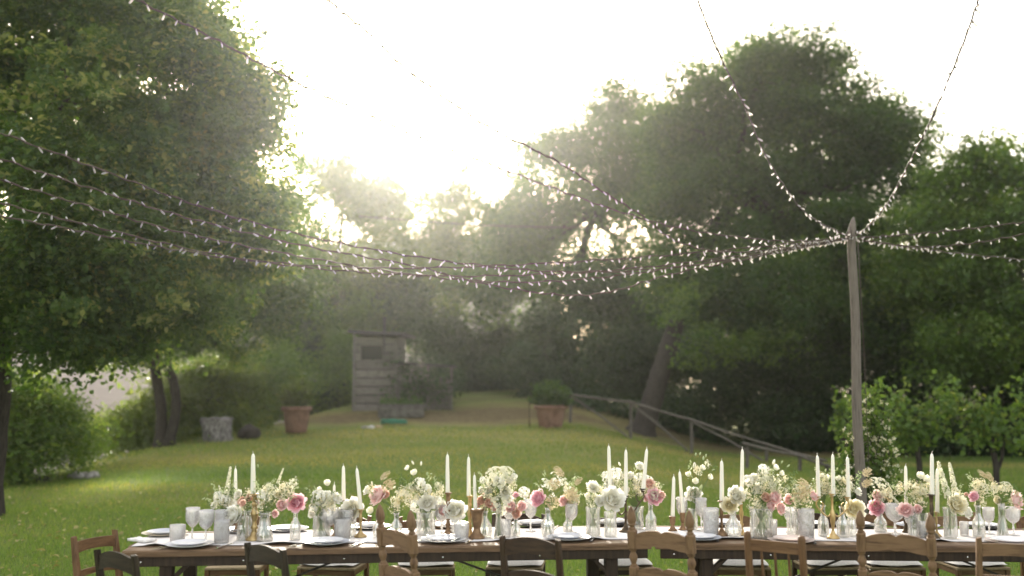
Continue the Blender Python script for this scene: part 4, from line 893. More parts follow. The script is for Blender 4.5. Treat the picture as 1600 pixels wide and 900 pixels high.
def at(px, d, back=0.22, a=0.0):                 # chair whose back centre is seen at px, d metres off, turned by a
    x = (px - 800) / FPX * d * 1.005; return Vector((x + math.sin(a) * back, d + math.cos(a) * back, gz(x, d)))
def near(px, d, a): return dict(loc=at(px, d, 0.22, R(a)), rz=R(-a))
arch_chair('light brown chair at the head of the table under the linden', P(158, 860, 6.75).to_2d().to_3d() + Vector((0.17, -0.05, 0)), R(-112), H=0.825, mk='redchair', straight=True, top_h=0.075)
arch_chair('dark chair half turned at the near corner by the table head', **near(204, 6.05, 34), H=0.825, mk='blackchair')
arch_chair('dark greenish chair turned sideways before the tall brass candlestick', **near(431, 6.0, 42), H=0.87, mk='blackchair')
carved_chair('carved finial chair turned most sideways, posts close together', **near(626, 6.0, 54), H=1.10)
arch_chair('dark brown arched chair between two carved finial chairs', **near(831, 5.95, 27), H=0.925, mk='darkchair')
carved_chair('carved finial chair standing over the joint of the two tables', **near(1028, 5.95, 33), H=1.10)
spindle_chair('round-posted spindle chair before the biggest bouquet', **near(1201, 5.95, 34), H=0.95, W=0.325)
carved_chair('carved finial chair below the gilt candelabra and light pole', **near(1385, 5.85, 28), H=1.09, W=0.38)
arch_chair('worn brown straight-railed chair at the right edge of view', **near(1556, 5.95, 14), H=0.92, mk='oakchair', straight=True, top_h=0.075, W=0.33)
def far(px, a=0, d=8.15): return dict(loc=Vector(((px - 800) / FPX * d, d - 0.22, 0)), rz=math.pi + R(a))
FG = 'chairs along the far side'
arch_chair('reddish chair on the far side behind the cream bouquet, first from linden', **far(392, 4), H=0.77, W=0.38, mk='redchair', cush=False, group=FG)
arch_chair('brown chair on the far side behind the leaning candle', **far(535, -8), H=0.77, W=0.42, mk='redchair', group=FG)
arch_chair('orange-brown chair on the far side behind the sideways carved chair', **far(672, 6), H=0.76, W=0.40, mk='redchair', straight=True, group=FG)
arch_chair('dark chair on the far side behind the coral poppies', **far(806, -5), H=0.78, W=0.40, mk='darkchair', group=FG)
arch_chair('dark chair on the far side behind the large white peony', **far(962, 4), H=0.78, W=0.42, mk='darkchair', straight=True, group=FG)
arch_chair('pale brown chair on the far side behind the lone brown candlestick', **far(1136, -4), H=0.77, W=0.40, mk='oakchair', group=FG)
arch_chair('dark chair on the far side behind the cream yarrow', **far(1268, 5), H=0.78, W=0.38, mk='darkchair', group=FG)
arch_chair('brown curved chair on the far side just right of the gilt candelabra', **far(1362, -4), H=0.78, W=0.38, mk='redchair', group=FG)
arch_chair('pale brown chair on the far side behind the pale yellow peony', **far(1482, 3), H=0.79, W=0.38, mk='oakchair', straight=True, group=FG)
arch_chair('orange-brown chair on the far side at the right edge', **far(1612, -6), H=0.78, W=0.38, mk='redchair', group=FG)

# ================================================================== table ware
ZT = TZ + 0.0065
def TP(px, py, z=ZT): p = T(px, py, z); return p
def sc_at(p): return FPX / (p.y * math.cos(PITCH) + (p.z - CAM_Z) * math.sin(PITCH))     # pixels per metre at a point
def plate_mesh(r, h, m, name='plate'):
    mb = MB(); t = 0.004
    mb.lathe([(0.001, 0.004), (r * 0.60, 0.004), (r * 0.68, 0.007), (r * 0.97, h), (r, h + 0.0015), (r * 0.985, h - t * 0.4), (r * 0.66, 0.002), (r * 0.58, 0.0), (0.001, 0.0)], 40)
    return mb.mesh(name, m)
PL = {('c', k): plate_mesh(0.155, 0.016, M[k], 'charger') for k in ('plate', 'platecream', 'platedark', 'plategrey', 'platepink')}
PL.update({('s', k): plate_mesh(0.118, 0.016, M[k], 'plate') for k in ('plate', 'plategrey', 'platepink')})
def place_plates(px, py, cm, sm, where, q=1.0):
    p = TP(px, py); c = inst('charger_plate', PL[('c', cm)], None, p, (0, 0, 0), q); tag(c, NAMES[cm] + ' charger plate ' + where, 'plate', 'charger plates')
    s_ = inst('dinner_plate', PL[('s', sm)], None, p + Vector((0, 0, 0.0105)), (0, 0, 0), q); tag(s_, NAMES[sm] + ' dinner plate on the charger ' + where, 'plate', 'dinner plates'); return p
NAMES = {'plate': 'white', 'platecream': 'cream', 'platedark': 'dark', 'plategrey': 'pale grey', 'platepink': 'blush'}
def knife_mesh():
    mb = MB(); mb.strip([(-0.008, 0), (-0.009, 0.06), (-0.007, 0.10)], [(0.008, 0), (0.009, 0.06), (0.007, 0.10)], 0.0, 0.008, M=Matrix(((1, 0, 0), (0, 0, 1), (0, 1, 0))), mat=1)
    mb.strip([(-0.007, 0.10), (-0.009, 0.15), (-0.006, 0.205), (-0.001, 0.22)], [(0.007, 0.10), (0.007, 0.15), (0.006, 0.205), (0.002, 0.22)], 0.002, 0.0045, M=Matrix(((1, 0, 0), (0, 0, 1), (0, 1, 0))))
    return mb
def fork_mesh():
    mb = MB(); Q = Matrix(((1, 0, 0), (0, 0, 1), (0, 1, 0)))
    mb.strip([(-0.008, 0), (-0.006, 0.05), (-0.003, 0.11), (-0.010, 0.135), (-0.011, 0.15)], [(0.008, 0), (0.006, 0.05), (0.003, 0.11), (0.010, 0.135), (0.011, 0.15)], 0.001, 0.005, M=Q)
    for k in range(4): x = -0.0098 + k * 0.0057; mb.strip([(x, 0.149), (x + 0.0004, 0.195)], [(x + 0.0028, 0.149), (x + 0.0022, 0.195)], 0.002, 0.0045, M=Q)
    return mb
KN = knife_mesh().mesh('knife', [M['steel'], M['steel']]); FK = fork_mesh().mesh('fork', M['steel'])
KND = knife_mesh().mesh('knife', [M['steel'], M['handle']])
settings = [  # px, py, charger, plate, where, knife, fork
 (296, 852.5, 'plate', 'plate', 'by the table head on the near side', 346, 243), (510, 849, 'plategrey', 'plate', 'below the round white bouquet', 558, 455),
 (692, 845, 'plate', 'plate', 'right of the sideways carved chair', 735, 628), (889, 842, 'plategrey', 'plategrey', 'below the hot pink peony with chamomile', 930, None),
 (1092, 842, 'plategrey', 'plate', 'half behind the carved chair at the table joint', 1128, None), (1236, 846, 'platepink', 'platepink', 'behind the spindle chair', 1281, None),
 (1404, 849, 'platedark', 'plate', 'behind the carved chair under the gilt candelabra', 1468, 1364), (1578, 848, 'platepink', 'plate', 'at the right edge of the table', None, None)]
for px, py, cm, sm, wh, kn, fk in settings:
    place_plates(px, py, cm, sm, wh)
    if kn: o = inst('knife', KND if px in (889, 1092, 1236) else KN, None, TP(kn - 7, py + 4.5, TZ + 0.004), (0, 0, R(-14))); tag(o, 'silver knife beside the plate ' + wh, 'knife', 'knives')
    if fk:
        for j, dx in enumerate((0, 10)): o = inst('fork', FK, None, TP(fk + dx - 3, py + 5.5, TZ + 0.004), (0, 0, R(-20 - 6 * j))); tag(o, ('outer' if j == 0 else 'inner') + ' silver fork beside the plate ' + wh, 'fork', 'forks')
farset = [(257, 835, 'platecream', 'plategrey', 'nearest the linden trunk on the far side'), (380, 830, 'plate', 'plate', 'on the far side behind the tall brass candlestick'), (448, 828.5, 'plategrey', 'plate', 'on the far side behind the single pink peony'), (578, 825, 'platedark', 'plate', 'on the far side behind the leaning candle'),
 (705, 822, 'plate', 'plate', 'on the far side behind the three middle candles'), (832, 820.5, 'platedark', 'plate', 'on the far side behind the coral poppies'), (962, 819, 'platedark', 'plate', 'on the far side behind the large white peony'), (1128, 819, 'plategrey', 'plate', 'on the far side behind the lone brown candlestick'),
 (1262, 821, 'platedark', 'plate', 'on the far side behind the cream yarrow'), (1335, 822, 'platedark', 'plate', 'on the far side behind the creamy white peony'), (1434, 823, 'plategrey', 'plate', 'on the far side behind the pair of blush peonies'), (1535, 824, 'platedark', 'plate', 'on the far side behind the small pink rose')]
def napkin(p, rz, label):
    mb = MB(); vs = []; fs = []; n = 9
    for s_ in (0, 1):
        for j in range(n):
            for i in range(n): u = i / (n - 1) - 0.5; v = j / (n - 1) - 0.5; vs.append((u * 0.10, v * 0.17, s_ * (0.014 + 0.003 * math.sin(u * 21) + 0.003 * math.cos(v * 15))))
    for s_ in (0, 1):
        for j in range(n - 1):
            for i in range(n - 1): a = s_ * n * n + j * n + i; fs.append((a, a + 1, a + n + 1, a + n))
    ring = [i for i in range(n)] + [j * n + n - 1 for j in range(1, n)] + [n * (n - 1) + i for i in range(n - 2, -1, -1)] + [j * n for j in range(n - 2, 0, -1)]
    for a, b in zip(ring, ring[1:] + ring[:1]): fs.append((a, b, b + n * n, a + n * n))
    mb.add(vs, fs, 0, True); o = mb.build('napkin', M['napkin'], None, p, (0, 0, rz)); tag(o, label, 'napkin', 'folded napkins')
for i, (px, py, cm, sm, wh) in enumerate(farset):
    p = place_plates(px, py, cm, sm, wh)
    if i in (3, 5, 6, 10, 11): napkin(p + Vector((0, 0, 0.0185)), R(90 + 7 * i), 'folded white napkin on the plate ' + wh)
napkin(TP(222, 845, TZ + 0.0115), R(60), 'grey-white folded napkin on the runner end by the table head')
for px, py, wh in ((293, 837, 'nearest the linden trunk'), (612, 826, 'behind the leaning candle'), (872, 822, 'behind the coral poppies')):
    o = inst('knife', KN, None, TP(px, py, TZ + 0.004), (0, 0, R(170))); tag(o, 'silver knife on the far side ' + wh, 'knife', 'knives')

# ------------------------------------------------------------------ glasses
def wall(prof, t):                                     # closed glass wall from an outer profile
    return prof + [(max(r - t, 0.0006), z + (t if i == len(prof) - 1 else 0)) for i, (r, z) in reversed(list(enumerate(prof[::-1])))] if False else prof + [(max(r - t, 0.0006), max(z, prof[0][1] + 2 * t)) for r, z in prof[::-1]]
def goblet_mesh(h, w, rib, seed):
    r = w / 2; s = h
    mb = MB()
    foot = [(0.0006, 0.0), (r * 0.82, 0.0), (r * 0.84, s * 0.012), (r * 0.40, s * 0.03), (r * 0.14, s * 0.07), (r * 0.11, s * 0.18), (r * 0.19, s * 0.23), (r * 0.12, s * 0.28), (r * 0.13, s * 0.40)]
    bowl = [(r * 0.35, s * 0.44), (r * 0.72, s * 0.52), (r * 0.93, s * 0.64), (r * 0.98, s * 0.78), (r * 0.97, s * 0.90), (r, s)]
    inner = [(r * 0.95, s * 0.999), (r * 0.92, s * 0.90), (r * 0.92, s * 0.78), (r * 0.86, s * 0.64), (r * 0.64, s * 0.54), (r * 0.2, s * 0.475), (0.0006, s * 0.47)]
    mb.lathe(foot + bowl + inner, 40, rib=rib, amp=0.035, zr=(s * 0.42, s * 0.86)); return mb.mesh('goblet', M['crystal'])
def tumbler_mesh(h, w, rib):
    r = w / 2; mb = MB()
    mb.lathe([(0.0006, 0), (r * 0.84, 0), (r * 0.88, h * 0.03), (r * 0.94, h * 0.5), (r * 0.99, h * 0.93), (r, h), (r * 0.95, h), (r * 0.90, h * 0.9), (r * 0.84, h * 0.5), (r * 0.76, h * 0.12), (0.0006, h * 0.10)], 48, rib=rib, amp=0.03, zr=(h * 0.05, h * 0.82)); return mb.mesh('tumbler', M['crystal'])
goblets = [(300, 845, 793, 22, 'leftmost tall crystal goblet by the table head'), (321, 848, 797, 24, 'crystal goblet second from the table head'), (346, 843, 797, 24, 'crystal goblet third from the table head, left of the white peony'),
 (514, 841, 794, 32, 'widest crystal goblet, below the round white bouquet'), (541, 839, 796, 23, 'crystal goblet below the paired candles'), (690, 835, 788, 22, 'crystal goblet left of the first middle candle'),
 (796, 834, 783, 21, 'crystal goblet left of the coral poppies'), (829, 830, 780, 20, 'crystal goblet right of the coral poppies'), (893, 832, 786, 20, 'crystal goblet right of the hot pink peony'),
 (1066, 827, 777, 18, 'crystal goblet just right of the short candle pair'), (1096, 829, 778, 18, 'tall crystal goblet behind the right finial of the joint chair'), (1236, 832, 793, 20, 'crystal goblet below the lone blush ranunculus'),
 (1399, 835, 787, 28, 'wide ribbed crystal goblet right of the pink roses'), (1424, 839, 795, 20, 'crystal goblet below the pair of blush peonies'), (1546, 834, 793, 18, 'crystal goblet right of the small pink rose'), (1584, 836, 792, 22, 'crystal goblet nearest the right edge')]
for px, yb_, yt, wpx, lab in goblets:
    p = TP(px, yb_); s_ = sc_at(p); o = inst('crystal_goblet', goblet_mesh((yb_ - yt) / s_ * 0.985, wpx / s_, 12 if px != 1399 else 20, px)); o.location = p; tag(o, lab, 'goblet', 'crystal goblets')
tumblers = [(277, 846, 820, 25, 'short cut crystal tumbler nearest the table head'), (346, 848, 813, 25, 'cut crystal tumbler in front of the third goblet'), (535, 842, 810, 27, 'cut crystal tumbler below the paired candles'),
 (721, 843, 817, 24, 'cut crystal tumbler below the three middle candles'), (789, 839, 812, 20, 'cut crystal tumbler beside the thin bud vase'), (1111, 838, 794, 26, 'tall flared crystal tumbler left of the lone brown candlestick'),
 (1206, 840, 812, 18, 'small crystal tumbler right under the biggest bouquet'), (1260, 843, 795, 27, 'tall cut crystal tumbler left of the gilt candelabra'), (1444, 839, 815, 22, 'cut crystal tumbler left of the dark candlestick'), (1507, 837, 815, 14, 'slim crystal tumbler right of the pale yellow peony')]
for px, yb_, yt, wpx, lab in tumblers:
    p = TP(px, yb_); s_ = sc_at(p); o = inst('crystal_tumbler', tumbler_mesh((yb_ - yt) / s_ * 0.985, wpx / s_, 16)); o.location = p; tag(o, lab, 'tumbler', 'crystal tumblers')

# ------------------------------------------------------------------ candles
def candle(px, yt, yb_, d, tilt, label, wpx=7.5):
    b = P(px, yb_, d); t = P(px + tilt, yt, d); L = (t - b).length; s_ = sc_at(b); r = wpx * 0.93 / 2 / s_
    root = thing('taper_candle', label, 'candle', b, 0, 'ivory taper candles'); root.rotation_euler = (t - b).to_track_quat('Z', 'Y').to_euler()
    wl = 0.022; H_ = L - wl; mb = MB(); mb.lathe([(r * 1.0, 0), (r * 1.02, 0.01), (r * 0.92, H_ * 0.5), (r * 0.74, H_ * 0.93), (r * 0.55, H_ * 0.975), (r * 0.16, H_ + 0.002), (0.0004, H_ + 0.003)], 16, cap0=True); mb.build('wax', M['wax'], root)
    k = 1 if int(px) % 2 else -1; mb = MB(); mb.tube([(0, 0, H_ - 0.002), (0.001 * k, 0, H_ + 0.008), (0.005 * k, 0, H_ + 0.014), (0.010 * k, 0, H_ + 0.017)], 0.0022, 6); mb.build('wick', M['wick'], root)
STK = {  # radius fraction of half the base width, height fraction
 'turned': [(1.0, 0), (1.0, 0.03), (0.90, 0.05), (0.55, 0.10), (0.40, 0.15), (0.28, 0.22), (0.46, 0.27), (0.30, 0.32), (0.26, 0.42), (0.44, 0.52), (0.50, 0.58), (0.34, 0.64), (0.28, 0.72), (0.42, 0.77), (0.30, 0.81), (0.36, 0.88), (0.34, 0.95), (0.60, 0.97), (0.60, 0.99), (0.34, 1.0)],
 'slim': [(1.0, 0), (1.0, 0.03), (0.85, 0.07), (0.45, 0.14), (0.22, 0.22), (0.18, 0.45), (0.26, 0.55), (0.28, 0.72), (0.20, 0.82), (0.30, 0.90), (0.30, 0.96), (0.58, 0.975), (0.58, 0.99), (0.28, 1.0)],
 'stout': [(1.0, 0), (1.0, 0.05), (0.80, 0.10), (0.52, 0.20), (0.40, 0.33), (0.50, 0.45), (0.62, 0.60), (0.70, 0.80), (0.78, 0.93), (0.92, 0.95), (0.92, 0.99), (0.45, 1.0)],
 'cup': [(1.0, 0), (1.0, 0.06), (0.75, 0.12), (0.45, 0.25), (0.40, 0.40), (0.62, 0.55), (0.68, 0.85), (0.78, 0.93), (0.78, 0.99), (0.40, 1.0)],
}
def stick(px, yt, yb_, wpx, kind, mk, label):
    p = TP(px, yb_); s_ = sc_at(p); H_ = (yb_ - yt) / s_; r = wpx / 2 / s_; root = thing('candlestick', label, 'candlestick', p, 0, 'candlesticks on the runner'); pf = STK[kind]; n = len(pf)
    cut1 = 5; cut2 = n - 5
    for nm, a, b, c0, c1 in (('base', 0, cut1, True, False), ('stem', cut1 - 1, cut2, False, False), ('candle_cup', cut2 - 1, n, False, True)):
        mb = MB(); mb.lathe([(r * q, H_ * z) for q, z in pf[a:b]], 20, cap0=c0, cap1=c1); mb.build(nm, M[mk], root)
    return p.y
d = stick(397, 772, 844, 26, 'turned', 'brass', 'tall turned brass candlestick, the first from the table head'); candle(395.5, 704, 773, d, 0, 'tall ivory candle in the first brass candlestick', 8.5)
d = stick(370, 796, 832, 12, 'cup', 'copper', 'short candlestick hidden behind the white peony by the table head'); candle(368, 727, 797, d, 0, 'ivory candle rising behind the white peony by the table head', 6.5)
d = stick(524, 818, 838, 13, 'cup', 'copper', 'tiny copper candlestick behind the widest goblet'); candle(521, 752, 819, d, 1.5, 'lowest ivory candle, left of the paired candles', 6)
d = stick(538, 782, 836, 16, 'slim', 'copper', 'brown candlestick behind the goblet under the paired candles'); candle(537, 723, 783, d, -0.5, 'upright ivory candle of the pair left of the sideways carved chair', 7)
d = stick(563, 796, 839, 20, 'slim', 'brass', 'slender pale brass candlestick left of the sideways carved chair'); candle(564, 727, 797, d, -7, 'ivory candle leaning left over a slender brass candlestick', 7)
d = stick(700, 770, 838, 19, 'turned', 'copper', 'tall brown turned candlestick at the left of three middle candles'); candle(699.5, 705, 771, d, -0.5, 'tallest ivory candle of the three right of the carved chair', 7)
d = stick(734, 775, 839, 17, 'turned', 'gold', 'golden turned candlestick in the middle of three'); candle(732.5, 709, 776, d, -0.5, 'ivory candle in the golden candlestick, middle of three', 7)
d = stick(745, 796, 841, 25, 'stout', 'copper', 'stout goblet-shaped brown candlestick at the right of three'); candle(743, 737, 797, d, -2, 'short ivory candle in the stout brown candlestick', 6.5)
d = stick(1051, 807, 829, 14, 'cup', 'copper', 'small wooden candlestick by the right finial of the joint chair'); candle(1051, 740, 808, d, 2, 'ivory candle in the small wooden candlestick, left of its pair', 7)
d = stick(1067, 801, 828, 12, 'cup', 'copper', 'second small wooden candlestick behind the joint chair'); candle(1067, 732, 802, d, -5.5, 'ivory candle leaning left in the second small wooden candlestick', 6.5)
d = stick(1128, 783, 837, 20, 'slim', 'copper', 'lone brown candlestick right of the joint chair'); candle(1128, 715, 784, d, -0.5, 'ivory candle on the lone brown candlestick', 7.5)
d = stick(1159, 776, 836, 15, 'turned', 'gold', 'gilt candlestick hidden among white poppies and the biggest bouquet'); candle(1159, 697, 777, d, 1, 'tall ivory candle rising out of the biggest bouquet', 7)
d = stick(1416, 800, 832, 12, 'cup', 'bronze', 'dark candlestick behind the ribbed goblet'); candle(1416, 723, 801, d, -1, 'ivory candle behind the ribbed goblet and pink roses', 6.5)
d = stick(1457.5, 773, 842, 22, 'slim', 'bronze', 'tall dark bronze candlestick right of the last carved finial'); candle(1456.5, 704, 774, d, -0.5, 'tall ivory candle on the dark bronze candlestick', 7.5)
d = stick(1464, 800, 838, 14, 'slim', 'brass', 'thin brass candlestick just behind the dark bronze one'); candle(1464.5, 727, 801, d, 0, 'ivory candle on the thin brass candlestick', 7)
def candelabra(px, yb_, ytop, arms, mk, label, clabs, wpx, side_y, tilts, tops):
    p = TP(px, yb_); s_ = sc_at(p); H_ = (yb_ - ytop) / s_; root = thing('candelabra', label, 'candelabra', p); r = wpx / 2 / s_
    mb = MB(); mb.lathe([(r, 0), (r, 0.006), (r * 0.8, 0.014), (r * 0.4, 0.03), (r * 0.22, 0.05)], 20, cap0=True); mb.build('base', M[mk], root)
    mb = MB(); mb.lathe([(r * 0.22, 0.05), (r * 0.20, H_ * 0.25), (r * 0.36, H_ * 0.36), (r * 0.46, H_ * 0.48), (r * 0.34, H_ * 0.60), (r * 0.18, H_ * 0.68), (r * 0.20, H_ * 0.92)] if mk == 'gold' else [(r * 0.22, 0.05), (r * 0.16, H_ * 0.3), (r * 0.22, H_ * 0.4), (r * 0.16, H_ * 0.5), (r * 0.15, H_ * 0.92)], 16); mb.build('stem', M[mk], root)
    def cup(c): mb = MB(); q = 5.0 / s_; mb.lathe([(q * 0.4, -0.02), (q * 0.6, -0.012), (q * 0.5, -0.006), (q * 0.8, 0), (q * 1.05, 0.004), (q * 1.05, 0.007), (q * 0.6, 0.008)], 14, c, cap0=True, cap1=True); mb.build('candle_cup', M[mk], root)
    cup((0, 0, H_)); candle(px, tops[1], ytop + 0.5, p.y, tilts[1], clabs[1], 7)
    for sgn, dx, i in ((-1, arms[0], 0), (1, arms[1], 2)):
        x = dx / s_; zc = (yb_ - side_y[0 if sgn < 0 else 1]) / s_
        mb = MB(); mb.tube(smooth_path([(0, 0, H_ * 0.60), (x * 0.35, 0, H_ * 0.50), (x * 0.85, 0, zc - 0.085), (x * 1.08, 0, zc - 0.05), (x, 0, zc - 0.015)], 5), 0.0055, 7); mb.tube(smooth_path([(x * 0.75, 0, zc - 0.09), (x * 0.6, 0, zc - 0.05), (x * 0.75, 0, zc - 0.03)], 4), 0.004, 6); mb.build('arm', M[mk], root)
        cup((x, 0, zc)); candle(px + dx, tops[i], side_y[0 if sgn < 0 else 1] + 0.5, p.y, tilts[i], clabs[i], 7)
candelabra(978, 831, 777, (-25, 27), 'bronze', 'dark iron three-armed candelabra among white flowers', ('left ivory candle on the dark iron candelabra', 'middle ivory candle on the dark iron candelabra', 'right ivory candle leaning right on the dark iron candelabra'), 22, (764, 766), (-2, 0, 6), (692, 698, 697))
candelabra(1302, 841, 774, (-23, 24), 'gold', 'gilt three-armed candelabra before the light pole', ('left ivory candle on the gilt candelabra', 'tallest middle ivory candle on the gilt candelabra', 'right ivory candle on the gilt candelabra'), 20, (778, 779), (-2, -1, -2), (707, 705, 709))

# ------------------------------------------------------------------ flowers
def petal_flower(name, layers, seed, m, hw=0.5, curl=0.25):
    """cupped petals in layers; each layer: (count, radius, elevation angle of petal, length, width)"""
    rng = np.random.default_rng(seed); co = []; q = []; rn = []
    for li_, (n, r0, el, ln, wd) in enumerate(layers):
        lay = 0.30 + 0.70 * li_ / max(1, len(layers) - 1)
        for k in range(n):
            a = 2 * math.pi * (k + rng.uniform(-0.2, 0.2)) / n + seed + r0 * 9; e = el + rng.normal(0, 0.10); L_ = ln * rng.uniform(0.85, 1.12); W_ = wd * rng.uniform(0.85, 1.15); base = len(co)
            ca, sa = math.cos(a), math.sin(a)
            for j in range(4):
                t = j / 3; ang = e + curl * (t - 0.3) * 2.2
                for i in range(5):
                    s_ = (i / 4 - 0.5) * 2; ww = W_ * (0.35 + 0.65 * math.sin(min(1, t * 0.62 + 0.28) * math.pi)) * s_ * 0.5
                    rad = r0 + L_ * t * math.cos(ang) - abs(s_) ** 2 * 0.10 * W_ * (1 - math.cos(ang)); zz = L_ * t * math.sin(ang) + abs(s_) ** 2 * 0.16 * W_ + (rng.normal(0, 0.045) * L_ if j == 3 else 0)
                    co.append((rad * ca - ww * sa, rad * sa + ww * ca, zz)); rn.append(lay * (0.25 + 0.75 * t) + 0.12 * rng.random())
            for j in range(3):
                for i in range(4): b = base + j * 5 + i; q += [(b, b + 1, b + 6), (b, b + 6, b + 5)]
    return raw_tris(name, np.array(co), np.array(q), np.array(rn), m)
PEONY = [(4, 0.02, 1.35, 0.55, 0.40), (5, 0.06, 1.15, 0.62, 0.50), (7, 0.12, 0.92, 0.70, 0.58), (8, 0.18, 0.62, 0.78, 0.62), (8, 0.22, 0.30, 0.80, 0.66), (7, 0.22, -0.05, 0.80, 0.70)]
ROSE = [(3, 0.03, 1.45, 0.60, 0.55), (4, 0.08, 1.25, 0.66, 0.66), (5, 0.15, 1.0, 0.72, 0.74), (6, 0.22, 0.70, 0.76, 0.78), (6, 0.25, 0.30, 0.76, 0.80)]
SCAB = [(10, 0.02, 1.2, 0.55, 0.24), (14, 0.10, 0.9, 0.62, 0.26), (16, 0.18, 0.5, 0.78, 0.28), (16, 0.22, 0.12, 0.82, 0.30)]
OPEN = [(5, 0.06, 0.5, 0.95, 0.95), (3, 0.02, 1.1, 0.4, 0.4)]
def floret_head(name, n, seed, m, shape, fs_=0.12):
    """umbels and clusters: tiny five-petalled florets on a dome, ball, flat plate or spike"""
    rng = np.random.default_rng(seed); pos = []; nr = []
    for k in range(n):
        if shape == 'dome': a = rng.uniform(0, 6.28); r = rng.random() ** 0.5; p = (r * math.cos(a), r * math.sin(a), 0.55 * (1 - r * r) + rng.normal(0, 0.05)); v = (p[0] * 0.7, p[1] * 0.7, 1)
        elif shape == 'flat': a = rng.uniform(0, 6.28); r = rng.random() ** 0.5; p = (r * math.cos(a), r * math.sin(a), 0.22 * (1 - r * r) + rng.normal(0, 0.03)); v = (0.2 * p[0], 0.2 * p[1], 1)
        elif shape == 'ball': v = rng.normal(size=3); v /= np.linalg.norm(v); p = v * rng.uniform(0.6, 1.0); 
        elif shape == 'loose': v = rng.normal(size=3); v /= np.linalg.norm(v); p = v * rng.uniform(0.35, 1.15) * np.array([1, 1, 0.8])
        else: t = rng.random(); a = rng.uniform(0, 6.28); r = 0.17 * (1 - t) ** 0.7 + 0.01; p = (r * math.cos(a) + 0.08 * t * t, r * math.sin(a), t * 2.0 - 1.0); v = (math.cos(a), math.sin(a), 0.4)
        pos.append(p); nr.append(v)
    pos = np.array(pos, float); nr = np.array(nr, float); nr /= np.linalg.norm(nr, axis=1, keepdims=True)
    a = np.cross(nr, rng.normal(size=nr.shape)); a /= np.maximum(np.linalg.norm(a, axis=1, keepdims=True), 1e-6); b = np.cross(nr, a); co = []; q = []; rn = []
    if shape != 'spike': co += [(0, 0, -0.62), ]; rn += [0.0]
    for i in range(n):
        o = len(co); co.append(pos[i]); rn.append(0.0); f = fs_ * rng.uniform(0.7, 1.3)
        for k in range(10):
            g_ = 2 * math.pi * k / 10; rr_ = f * (1.0 if k % 2 == 0 else 0.5); co.append(pos[i] + (a[i] * math.cos(g_) + b[i] * math.sin(g_)) * rr_ + nr[i] * f * 0.18); rn.append(1.0)
        for k in range(10): q.append((o, o + 1 + k, o + 1 + (k + 1) % 10))
        if shape != 'spike': co.append(pos[i] + np.array([0.025, 0.01, -0.02])); rn.append(0.0); q.append((0, o, o + 11))
    return raw_tris(name, np.array(co), np.array(q), np.array(rn), m)
def bud_mesh(m):
    mb = MB(); mb.lathe([(0.02, -1.0), (0.30, -0.75), (0.46, -0.3), (0.40, 0.3), (0.22, 0.75), (0.02, 1.0)], 10); me = mb.mesh('bud', m); at_ = me.attributes.new('rnd', 'FLOAT', 'POINT'); at_.data.foreach_set('value', [0.5 + 0.5 * v.co.z for v in me.vertices]); return me
def sprig_mesh(seed, m, n=16):                     # feathery green spray, unit height
    rng = np.random.default_rng(seed); pos = []; nr = []
    for k in range(n): t = 0.15 + 0.85 * k / n; pos.append((0.10 * math.sin(t * 3) + rng.normal(0, 0.10) * (1.1 - t), rng.normal(0, 0.10), t * 2 - 1)); nr.append(rng.normal(size=3))
    return leaf_mesh('sprig', np.array(pos), np.array(nr), np.full(n, 0.42) * rng.uniform(0.6, 1.2, n), rng.random(n), m, rng, True, 0.34)
FL = {}
for c in ('white', 'cream', 'pink', 'blush', 'peach'):
    FL['P' + c] = [petal_flower('peony', PEONY, s_, M['p_' + c]) for s_ in (1, 2)]; FL['W' + c] = [petal_flower('rose', ROSE, s_, M['p_' + c]) for s_ in (3, 4)]
FL['Swhite'] = [petal_flower('scabious', SCAB, 5, M['p_white']), floret_head('stock', 46, 6, M['p_white'], 'ball', 0.34)]; FL['Scream'] = [petal_flower('scabious', SCAB, 7, M['p_cream'])]
FL['Owhite'] = [petal_flower('lisianthus', OPEN, 8, M['p_white']), petal_flower('lisianthus', OPEN, 9, M['p_white'])]
FL['Qwhite'] = [floret_head('wild_carrot', 75, 10, M['p_lace'], 'dome', 0.15), floret_head('wild_carrot', 60, 11, M['p_lace'], 'loose', 0.16)]; FL['Qcream'] = [floret_head('wild_carrot', 60, 12, M['p_cream'], 'loose', 0.17)]
FL['Qtan'] = [floret_head('dried_umbel', 70, 13, M['p_tan'], 'dome', 0.16)]; FL['Ytan'] = [floret_head('yarrow', 80, 14, M['p_tan'], 'flat', 0.16)]; FL['Dwhite'] = [floret_head('chamomile', 13, 15, M['p_white'], 'loose', 0.32)]
FL['Bwhite'] = [bud_mesh(M['p_white'])]; FL['Bgreen'] = [bud_mesh(M['bud'])]; FL['Kwhite'] = [floret_head('veronica', 110, 16, M['p_lace'], 'spike', 0.10)]
FL['Ggreen'] = [sprig_mesh(17, M['bud']), sprig_mesh(18, M['stem'], 20)]
KIND = {'P': 'peony', 'W': 'rose', 'S': 'white_bloom', 'O': 'lisianthus', 'Q': 'wild_carrot', 'Y': 'yarrow', 'D': 'chamomile', 'B': 'flower_bud', 'K': 'flower_spike', 'G': 'green_sprig'}
CN = {'w': 'white', 'c': 'cream', 'p': 'pink', 'b': 'blush', 'a': 'peach', 't': 'tan', 'g': 'green'}
